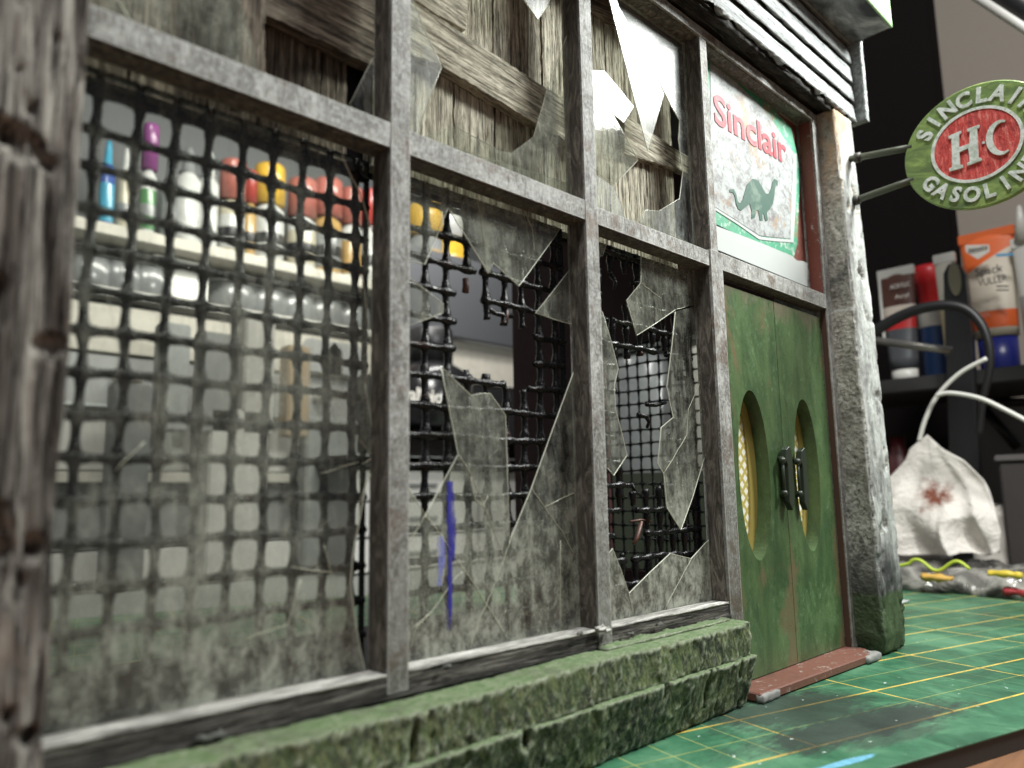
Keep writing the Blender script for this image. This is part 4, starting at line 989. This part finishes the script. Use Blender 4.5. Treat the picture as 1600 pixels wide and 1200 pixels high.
# dark printed squeeze tube
T, cy, w, z0, zc, z1 = paint_tube(1371, 1428, 420, 602, .10, mat_bands('black and brown printed tube', [(-1, (.07, .075, .085)), (.34, (.50, .02, .02)), (.43, (.66, .58, .50)), (.50, (.10, .04, .03))]), MCAPW, 'black and red printed paint tube with white cap and crimp, left end of the shelf', SXX+.12)
X_ = face_x(SXX+.12, w, zc, z1, z0+(z1-z0)*.7)
fit_text(T, 'ACRYLIC', 1390, 1422, 446, X_-.015, MWT, 7); fit_text(T, 'Acryl', 1398, 1420, 463, X_-.03, MWT, 8)
obj('side_flash', box(X_-.02, X_-.012, cy+w*.72, cy+w*.86, z0+(z1-z0)*.38, z0+(z1-z0)*.92), MCAPW, T)
# red pot behind, blue bottle
p = at(1450, 417, X=SXX+.35); zt = p.z-.706
T = thing('red_topped_bottle', 'blue bottle with a red cap behind the slim cream tube', 'bottle', (SXX+.35, p.y, .706))
obj('body', lathe([(.085, 0), (.09, .03), (.09, zt*.45), (.085, zt*.5)], (SXX+.35, p.y, .706), 24), mat_plain('navy bottle', (.02, .055, .16), .4), T)
obj('label_band', lathe([(.0905, zt*.46), (.092, zt*.465), (.092, zt*.66), (.09, zt*.665)], (SXX+.35, p.y, .706), 24), MCAPW, T)
obj('cap', lathe([(.07, zt*.67), (.075, zt*.68), (.085, zt*.82), (.102, zt*.84), (.102, zt*.95), (.09, zt)], (SXX+.35, p.y, .706), 24), mat_plain('bright red plastic', (.55, .02, .025), .35), T)
T, cy, w, z0, zc, z1 = paint_tube(1458, 1492, 398, 588, .14, mat_bands('cream slim tube', [(-1, (.52, .46, .28)), (.42, (.62, .58, .50))]), MCAPW, 'slim cream tube beside the black upright', SXX+.02)
# grey bar, black strap, white cords
A = at(1360, 531, X=4.9); Bq = at(1486, 548, X=4.9)
tag(obj('metal_bar', tube([A, A.lerp(Bq, .5), Bq], .024, 12), mat_plain('brushed grey bar', (.28, .27, .25), .35, metal=.6)), 'grey metal bar running in front of the shelved tubes', 'bar')
def curve_pts(pts, X, n=6):
    P = [at(a, b, X=X+(dx if False else 0)) for a, b in pts]; out = []
    for i in range(len(P)-1):
        p0 = P[max(i-1, 0)]; p1 = P[i]; p2 = P[i+1]; p3 = P[min(i+2, len(P)-1)]
        for k in range(n):
            t = k/n; out.append(.5*((2*p1)+(-p0+p2)*t+(2*p0-5*p1+4*p2-p3)*t*t+(-p0+3*p1-3*p2+p3)*t**3))
    out.append(P[-1]); return out
cp = curve_pts([(1355, 526), (1375, 512), (1405, 495), (1440, 482), (1480, 477), (1512, 485), (1535, 510), (1546, 545), (1546, 580), (1536, 625), (1530, 680)], 4.7)
tag(obj('black_cable', tube(cp, [.036-.020*i/len(cp) for i in range(len(cp))], 12), mat_plain('black rubber', (.010, .010, .011), .45)), 'thick black cable arching in front of the tubes', 'cable')
c1 = curve_pts([(1436, 690), (1446, 655), (1465, 618), (1500, 583), (1542, 560)], 4.5)
tag(obj('white_cable', tube(c1, .012, 10), MCAPW), 'white cable rising from the tissue towards the black cable', 'cable')
c2 = curve_pts([(1463, 618), (1485, 614), (1530, 622), (1570, 640), (1612, 662)], 4.45)
tag(obj('white_cable', tube(c2, .012, 10), MCAPW), 'white cable leaving the picture to the right', 'cable')
# dark cabinet, box
tag(obj('tall_cabinet', join(box(6.4, 6.6, at(1449, 0, X=6.4).y, 8.4, -.54, 5.5, .01)), mat_plain('black cabinet', (.010, .008, .008), .9, spec=.1)), 'tall black cabinet behind the model', 'cabinet')
q = at(1580, 780, X=5.0)
bx = thing('grey_storage_box', 'dark grey box at the right edge behind the tissue', 'box', (5.2, q.y-.35, -.545))
obj('box_body', box(5.0, 5.6, q.y-.9, q.y+.045, -.544, .14, .012), mat_plain('dark grey box', (.055, .048, .047), .5), bx); obj('box_lid', box(4.985, 5.61, q.y-.91, q.y+.06, .141, .18, .008), mat_plain('grey box lid', (.13, .12, .12), .45), bx)
fr = thing('picture_frame', 'grey panel with a black frame standing under the shelf', 'frame', (6.1, -.2, -.545))
g0 = at(1500, 640, X=6.1); g1 = at(1610, 700, X=6.1)
obj('panel', box(6.1, 6.13, g1.y-.6, g0.y, -.544, .60), mat_plain('grey panel', (.22, .22, .215), .6), fr)
for a, b in (((1535, 636), (1590, 700)), ((1545, 628), (1612, 628))):
    A = at(*a, X=6.08); Bq = at(*b, X=6.08); obj('frame_bar', tube([A, A.lerp(Bq, .5), Bq], .03, 8), MBLK, fr)
# tissue: folded sheet hanging from a point
def tissue():
    out = [(1440, 678), (1465, 700), (1498, 718), (1526, 750), (1550, 792), (1568, 828), (1572, 860), (1548, 868), (1512, 862), (1474, 868), (1440, 869), (1405, 866), (1380, 860), (1375, 800), (1385, 745), (1405, 720), (1412, 700)]
    X = 4.65; P = [at(a, b, X=X) for a, b in out]; nb = len(P)
    c = at(1455, 800, X=X); V = []; F = []; R = 26; n = 96
    ring = []
    for k in range(n):
        s = k/n*nb; i = int(s); f = s-i; ring.append(P[i % nb].lerp(P[(i+1) % nb], f))
    for r in range(R+1):
        t = r/R
        for k in range(n):
            p = c.lerp(ring[k], t); V.append((X, p.y, p.z))
    A = np.array(V); ap = at(1440, 676, X=X)
    dy = A[:, 1]-ap.y; dz_ = ap.z-A[:, 2]; r_ = np.hypot(dy, dz_); th = np.arctan2(dy, dz_+.05)
    z0c = np.zeros(len(A))
    ridge = 1-np.abs(fbm(np.stack([th*3.2, r_*.5, z0c], 1), 201, 2))*2.2      # folds fanning out from the cable
    fine = 1-np.abs(fbm(np.stack([th*9, r_*1.6, z0c], 1), 207, 2))*2
    cross = 1-np.abs(fbm(np.stack([dy*2.4+dz_*1.2, dz_*3.2, z0c], 1), 211, 2))*2.2
    low = np.clip((.35-A[:, 2])/.8, 0, 1)
    A[:, 0] -= .075*ridge*r_+.02*fine*r_+.15*cross*low+.10*low*low-.10
    A[:, 1] += .05*low*fbm(np.stack([dy*3, dz_*3, z0c], 1), 215, 2); A[:, 2] += .035*low*fbm(np.stack([dy*5, dz_*2, z0c], 1), 217, 2)
    A[:, 2] = np.maximum(A[:, 2], -.538)
    for r in range(R):
        for k in range(n): F.append((r*n+k, r*n+(k+1) % n, (r+1)*n+(k+1) % n, (r+1)*n+k))
    m0 = len(A); Bk = A.copy(); Bk[:, 0] = np.maximum(Bk[:, 0]+.012, Bk[:, 0]+.012)
    F2 = [tuple(m0+i for i in f[::-1]) for f in F]
    F3 = [(R*n+k, R*n+(k+1) % n, m0+R*n+(k+1) % n, m0+R*n+k) for k in range(n)]
    return mesh('tissue', np.vstack([A, Bk]), F+F2+F3, True)
def mat_tissue():
    n = N('white tissue with a brown stain'); wp = n.geo.outputs['Position']; c = at(1437, 772, X=4.45)
    d = n.nt.nodes.new('ShaderNodeVectorMath'); d.operation = 'DISTANCE'; d.inputs[1].default_value = (c.x, c.y, c.z)
    sx = n.nt.nodes.new('ShaderNodeSeparateXYZ'); n.L(wp, sx.inputs[0]); cb = n.nt.nodes.new('ShaderNodeCombineXYZ'); cb.inputs[0].default_value = c.x
    n.L(sx.outputs[1], cb.inputs[1]); n.L(sx.outputs[2], cb.inputs[2]); n.L(cb.outputs[0], d.inputs[0])
    r = n.math('ADD', d.outputs['Value'], n.math('MULTIPLY', n.math('SUBTRACT', n.noise(11, 6, .7, src=wp), .5), .30))
    n.bsdf(n.mix(n.ramp(r, [(.02, 1), (.10, 0)]), (.72, .68, .63), (.16, .045, .022)), .9, n.bump(n.noise((8, 14, 14), 6, .6, .8, src=wp), .5, .06)); return n.m
tag(obj('paper_tissue', tissue(), mat_tissue()), 'crumpled white paper tissue with a brown stain, hung from the white cable', 'tissue')
def bundle(px0, px1, py0, py1, X, m, lab, nm, cat, sd):
    A = at(px0, py1, X=X); Bq = at(px1, py0, X=X); y0, y1 = sorted((A.y, Bq.y)); z0_ = -.54; z1_ = Bq.z
    return tag(obj(nm, rough(X-.3, X+.1, y0, y1, z0_, z1_, .03, lambda P, n: .045*fbm(P*7, sd, 4), .03), m), lab, cat)
bundle(1365, 1480, 745, 866, 5.1, mat_plain('soft white cloth', (.62, .58, .53), .9, var=.08), 'soft white cloth heaped behind the tissue', 'white_cloth', 'cloth', 301)
bundle(1535, 1600, 790, 866, 5.35, bpy.data.materials['soft white cloth'], 'folded white cloth between tissue and grey box', 'white_cloth', 'cloth', 305)
q = at(1410, 725, X=5.6)
tag(obj('maroon_bottle', lathe([(.10, 0), (.11, .02), (.11, .75), (.05, .82), (.05, .9)], (5.6, q.y+.02, -.545), 20), mat_plain('maroon plastic', (.10, .012, .015), .4)), 'maroon bottle half hidden behind the tissue', 'bottle')
# clutter strip beyond the mat
def mat_clutter():
    n = N('crumpled clear wrapping'); wp = n.geo.outputs['Position']
    a = n.noise((2, 5, 5), 4, .55, 1, src=wp)
    n.bsdf(n.ramp(a, [(.40, (.05, .047, .044)), (.5, (.13, .125, .115)), (.62, (.34, .33, .30))]), .12, n.bump(n.noise((4, 7, 7), 3, .5, .6, src=wp), .7, .08)); return n.m
c0 = at(1385, 925, Z=-.5); c1_ = at(1600, 940, Z=-.5)
tag(obj('plastic_wrapping', rough(4.12, 5.0, -.6, 1.6, -.542, -.43, .035, lambda P, n: (.07*(1-np.abs(fbm(P*np.array([4, 4, 7]), 310, 3))*1.8)-.03)*(P[:, 2] > -.53), .03), mat_clutter()), 'crumpled clear plastic wrapping lying beyond the cutting mat', 'wrapping')
yp = []
for k in range(40):
    t = k/39; q = at(1385+130*t, 884+8*math.sin(t*13)*(1 if t > .3 else .4)+6*t-4, X=4.04); yp.append(q)
tag(obj('yellow_string', tube(yp, .008, 8), mat_plain('lime yellow string', (.50, .62, .06), .5)), 'lime yellow string curled on the clear wrapping', 'string')
for px, py, c, lab, nm in ((1568, 897, (.66, .50, .05), 'yellow scrap of putty on the clear wrapping', 'yellow_scrap'), (1592, 925, (.38, .04, .05), 'red lump at the far edge of the cutting mat', 'red_scrap'), (1462, 903, (.60, .36, .08), 'orange crumbs on the clear wrapping', 'orange_scrap')):
    q = at(px, py, X=4.03); q.z = max(q.z, -.49)
    tag(obj(nm, rough(q.x-.03, q.x+.03, q.y-.07, q.y+.06, q.z-.012, q.z+.012, .012, lambda P, n: .018*fbm(P*26, 77, 3), .003), mat_plain(nm+' paint', c, .5)), lab, nm.split('_')[1])
for px, py in ((1385, 942), ):
    q = at(px, py, Z=-.5)
    tag(obj('white_scrap', rough(q.x-.05, q.x+.07, q.y-.08, q.y+.05, -.499, -.485, .02, lambda P, n: .012*fbm(P*15, 78, 3), .004), MWHITE), 'white paint scrap on the mat beside the post foot', 'scrap')
# lamp arm crossing the top right corner
A = at(1500, -22, X=4.0); Bq = at(1660, 82, X=4.0); D_ = Bq-A; A = A-D_*1.5; Bq = Bq+D_*2.5
la = thing('lamp_arm', 'pale lamp arm crossing the top right corner', 'lamp arm', tuple(A))
obj('arm_strip', tube([A, A.lerp(Bq, .5), Bq], .022, 12), mat_plain('pale aluminium', (.62, .61, .58), .35), la)
obj('arm_shade', tube([A+Vector((0.02, -.02, .085)), A.lerp(Bq, .5)+Vector((0.02, -.02, .085)), Bq+Vector((0.02, -.02, .085))], .060, 12), MBLK, la)

# ================================================================== BENCH RACK BEHIND THE MODEL
RY_ = 4.5
rack = thing('paint_rack', 'white tiered paint rack seen through the broken windows', 'rack', (4, RY_, -.545))
MCREAM = mat_plain('cream painted board', (.50, .475, .41), .5, var=.4); MGREY = mat_plain('mid grey panel', (.24, .245, .24), .5); MLG = mat_plain('light grey drawer', (.50, .49, .46), .4)
for nm, z0_, z1_, y0, y1, m in (('shelf_board', 1.80, 1.885, 4.45, 5.4, MCREAM), ('back_board', 1.89, 3.6, 5.35, 5.4, mat_plain('slate back board', (.075, .08, .082), .6)), ('drawer_front', 1.38, 1.44, 4.45, 4.6, MLG), ('shelf_board', 1.00, 1.33, 4.5, 5.2, MCREAM),
                                ('drawer_front', .63, .985, 4.52, 5.2, MGREY), ('drawer_front', .20, .60, 4.35, 5.2, MLG), ('shelf_lip', .601, .625, 4.3, 4.42, MWHITE), ('shelf_lip', .12, .19, 4.25, 4.4, MCREAM), ('drawer_front', -.30, .11, 4.40, 5.2, MGREY), ('base_board', -.545, -.31, 4.2, 5.2, MLG), ('back_board', 1.45, 1.795, 5.3, 5.35, MGREY)):
    obj(nm, box(.3, 4.62 if nm != 'back_board' else 8.2, y0, y1, z0_, z1_, .006), m, rack)
for k in range(5):
    obj('knob', lathe([(.09, 0), (.09, .03), (.05, .05)], (1.7+.75*k, 4.45, .80), 16), MCREAM, rack)
def bottle(x, y, z, r, h, body, cap, label, cap_h=.12, band=None, name='paint_bottle', square=False, group=None):
    T = thing(name, label, 'bottle', (x, y, z), group)
    obj('body', lathe([(r*.95, 0), (r, .02), (r, h*.78), (r*.6, h*.86), (r*.45, h*.88)], (x, y, z), 20), body, T)
    obj('cap', lathe([(r*.75, h*.88), (r*.55, h*.9), (r*.42, h+cap_h*.6), (r*.25, h+cap_h)] if cap_h < .2 else [(r*1.02, h*.885), (r*1.02, h+cap_h*.9), (r*.95, h+cap_h)], (x, y, z), 20), cap, T)
    if band: obj('label_band', lathe([(r*1.01, h*.15), (r*1.02, h*.16), (r*1.02, h*.62), (r*1.01, h*.63)], (x, y, z), 20), band, T)
    if (x*7) % 1 > .35: obj('label_mark', lathe([(r*1.03, h*.30), (r*1.035, h*.31), (r*1.035, h*.44), (r*1.03, h*.45)], (x, y, z), 20), MC['black'] if (x*13) % 1 > .4 else MC['grey'], T)
    return T
cols = {'blue': (.04, .09, .30), 'cyan': (.06, .30, .44), 'red': (.33, .05, .04), 'white': (.50, .51, .49), 'grey': (.20, .21, .21), 'amber': (.36, .23, .08), 'green': (.07, .20, .08), 'black': (.015, .015, .016), 'cream': (.42, .39, .29), 'purple': (.22, .06, .20), 'yellow': (.62, .38, .04), 'pink': (.36, .12, .095)}
MC = {k: mat_plain(k+' bottle plastic', v, .22, var=.6) for k, v in cols.items()}
def bt_(px, py_bot, py_top, rpx, body, cap, label, band=None, Y=4.75, z=1.886, cap_h=.12):
    p = at(px, py_bot, Y=Y); q = at(px, py_top, Y=Y); r = abs(at(px+rpx, py_bot, Y=Y).x-p.x)*1.0
    return bottle(p.x, Y, z, r, max(.2, (q.z-z)-cap_h*.8), MC[body], MC[cap], label, cap_h, MC[band] if band else None)
bt_(163, 345, 222, 13, 'blue', 'cyan', 'tall blue bottle at the left end of the top tier', 'cyan')
bt_(192, 345, 235, 12, 'cream', 'white', 'cream bottle right of the tall blue bottle')
bt_(228, 350, 205, 13, 'white', 'purple', 'white bottle with green label and purple top', 'green', cap_h=.28)
bt_(262, 360, 250, 14, 'grey', 'grey', 'small grey bottle in the top tier')
bt_(290, 365, 235, 20, 'white', 'grey', 'frosted white bottle in the top tier')
bt_(322, 375, 240, 16, 'white', 'white', 'second frosted bottle, beside the pink capped one')
bt_(360, 385, 262, 19, 'cream', 'pink', 'cream bottle with pink red cap and round logo', 'white', cap_h=.26)
bt_(388, 388, 275, 10, 'amber', 'red', 'slim amber bottle with red cap', cap_h=.2)
bt_(418, 395, 270, 22, 'white', 'yellow', 'white bottle with yellow ringed red cap', 'white', cap_h=.26)
bt_(470, 402, 292, 20, 'white', 'pink', 'white bottle with pink cap beside the yellow ringed one', 'cream', cap_h=.26)
bt_(510, 410, 292, 20, 'amber', 'pink', 'amber labelled bottle with pink cap and grey logo', 'grey', cap_h=.26)
bt_(548, 420, 305, 14, 'white', 'pink', 'white and orange bottle with pink cap', 'amber', cap_h=.26)
bt_(580, 425, 308, 14, 'white', 'red', 'white bottle with bright red cap beside the first mullion', cap_h=.26)
bt_(665, 440, 330, 22, 'grey', 'yellow', 'grey bottle with yellow band seen under the transom splinter', 'yellow', cap_h=.2)
bt_(702, 445, 338, 22, 'yellow', 'white', 'yellow bottle in the gap of the middle pane', 'yellow', cap_h=.2)
bt_(968, 470, 380, 10, 'yellow', 'yellow', 'yellow topped bottle seen through the narrow pane', 'red', Y=4.8)
# second tier: six round grey pots and one bright white box
PW = ('leftmost', 'second from the left', 'third from the left, beside the carton', 'first right of the carton', 'second right of the carton', 'third right of the carton', 'second from the right', 'rightmost')
for k, px in enumerate((130, 180, 225, 360, 410, 455, 500, 545)):
    p = at(px, 470, Y=4.8)
    T = thing('round_pot', 'squat grey paint pot in the second rack tier, '+PW[k], 'pot', (p.x, 4.8, 1.441), 'squat pots in the second tier')
    obj('pot_body', lathe([(.19, 0), (.21, .02), (.21, .24), (.18, .26)], (p.x, 4.8, 1.441), 20), MC['grey'], T); obj('pot_lid', lathe([(.2, .261), (.2, .31), (.18, .32)], (p.x, 4.8, 1.441), 20), MC['white'], T)
p = at(290, 430, Y=4.5)
tag(obj('white_carton', box(p.x-.19, p.x+.22, 4.62, 4.9, 1.441, 1.79, .01), mat_plain('glossy white card', (.80, .80, .76), .2, var=.05)), 'bright white carton in the second tier of the rack', 'carton')
for k, px in enumerate((505, 545)):
    p = at(px, 545, Y=4.44); obj('drawer_pull', prism([(p.x-.19, 1.02), (p.x+.19, 1.02), (p.x+.19, 1.22), (p.x+.12, 1.29), (p.x-.12, 1.29), (p.x-.19, 1.22)], 4.46, 4.499), MGREY, rack)
for k, (pa, pb, pt, z0_, c, lab) in enumerate(((255, 300, 505, .63, (.26, .27, .26), 'mid grey box on the rack, left of the tan box'), (318, 372, 520, .63, (.16, .165, .16), 'dark grey box in the middle of the rack'), (385, 432, 495, .63, (.34, .33, .30), 'pale taupe box on the rack'),
        (452, 486, 540, .63, (.30, .22, .13), 'tan box on the rack near the first mullion'), (180, 240, 600, .20, (.14, .145, .14), 'low dark box at the left of the rack'), (330, 420, 640, .20, (.42, .41, .38), 'long pale box low on the rack'), (480, 560, 655, .20, (.20, .21, .20), 'grey box low on the rack beside the first mullion'))):
    A = at(pa, pt, Y=4.05); Bq = at(pb, pt, Y=4.05)
    tag(obj('cardboard_box', box(A.x, Bq.x, 4.05, 4.2, z0_-.18 if z0_ > .5 else -.54, (A.z+Bq.z)/2, .012), mat_plain('box card %d' % k, c, .6, var=.5)), lab, 'box')
# charcoal board and big black bottle with white lettering, seen through the hole
q0 = at(655, 395, Y=4.2); q1 = at(800, 545, Y=4.2)
tag(obj('charcoal_board', box(q0.x-.3, 6.6, 4.2, 4.26, 1.44, at(720, 402, Y=4.2).z, .004), mat_plain('charcoal board', (.055, .058, .064), .6)), 'charcoal board seen through the torn hole of the middle pane', 'board')
q0 = at(700, 560, Y=4.3)
tag(obj('cream_board', box(q0.x-.6, 7.2, 4.3, 4.5, 1.05, 1.436, .004), MCREAM), 'cream board under the charcoal board in the middle pane', 'board')
p = at(672, 640, Y=3.9)
T = thing('black_squeeze_bottle', 'big black squeeze bottle with white lettering in the middle pane', 'bottle', (p.x, 3.9, .54))
zt_ = at(672, 515, Y=3.9).z
obj('body', lathe([(.33, 0), (.35, .03), (.35, .44), (.22, .52), (.18, .55)], (p.x, 3.9, .54), 28), MC['black'], T)
obj('cap', lathe([(.19, .56), (.19, zt_-.54-.02), (.17, zt_-.54)], (p.x, 3.9, .54), 24), MBLK, T)
print_text_y = text_mesh('vallejo', .15, (at(692, 622, Y=3.5).x, 3.5, at(692, 622, Y=3.5).z), (1, 0, 0), (0, 0, 1), .004, .004, 'RIGHT', 1.0)
obj('print', print_text_y, MWT, T)
tag(obj('black_tray', box(p.x-.55, p.x+1.1, 3.95, 4.28, .50, .96, .01), MBLK), 'black tray behind the lettered bottle', 'tray')
T = thing('storage_cabinet', 'light grey cabinet with a white top seen low in the middle pane', 'cabinet', (5.4, 3.9, -.545))
MPALE = mat_plain('pale drawer front', (.60, .59, .56), .4, var=.1)
obj('cabinet_body', box(3.0, 7.8, 3.72, 4.2, -.545, .22, .01), MGREY, T)
for k in range(4):
    for z0_, z1_ in ((-.53, -.30), (-.28, -.04), (-.02, .20)):
        obj('drawer_front', box(3.02+1.2*k, 4.19+1.2*k, 3.69, 3.718, z0_, z1_, .006), MPALE, T)
        obj('drawer_handle', box(3.45+1.2*k, 3.75+1.2*k, 3.66, 3.688, (z0_+z1_)/2-.012, (z0_+z1_)/2+.012, .004), MGREY, T); obj('cabinet_top', box(2.9, 7.9, 3.6, 4.24, .225, .30, .008), MWHITE, T)
# things beyond the side window
tag(obj('dark_blocker', box(3.75, 4.0, .7, 2.55, -.545, .12, .01), mat_plain('dark green crate', (.030, .036, .022), .6)), 'low dark crate added in front of the jars to darken the lower side window cells', 'blocker')  # dark box added to darken the lower cells of the side window
for k, (py_, h, c, lab) in enumerate(((1.3, .62, 'white', 'white jar seen through the side window grille'), (1.9, .55, 'cream', 'cream jar beside the white one, through the side window'), (2.5, .7, 'white', 'tall white jar deepest behind the side window'))):
    T = thing('storage_jar', lab, 'jar', (4.1, py_, -.545))
    obj('body', lathe([(.24, 0), (.27, .03), (.27, 1.35), (.22, 1.42)], (4.1, py_, -.545), 24), MC['grey'] if k == 1 else MLG, T)
    obj('lid', lathe([(.24, 1.43), (.25, 1.60), (.22, 1.62)], (4.1, py_, -.545), 24), MC['grey'], T)
for o in list(COL.objects):
    if 'wo' in o: del o['wo']
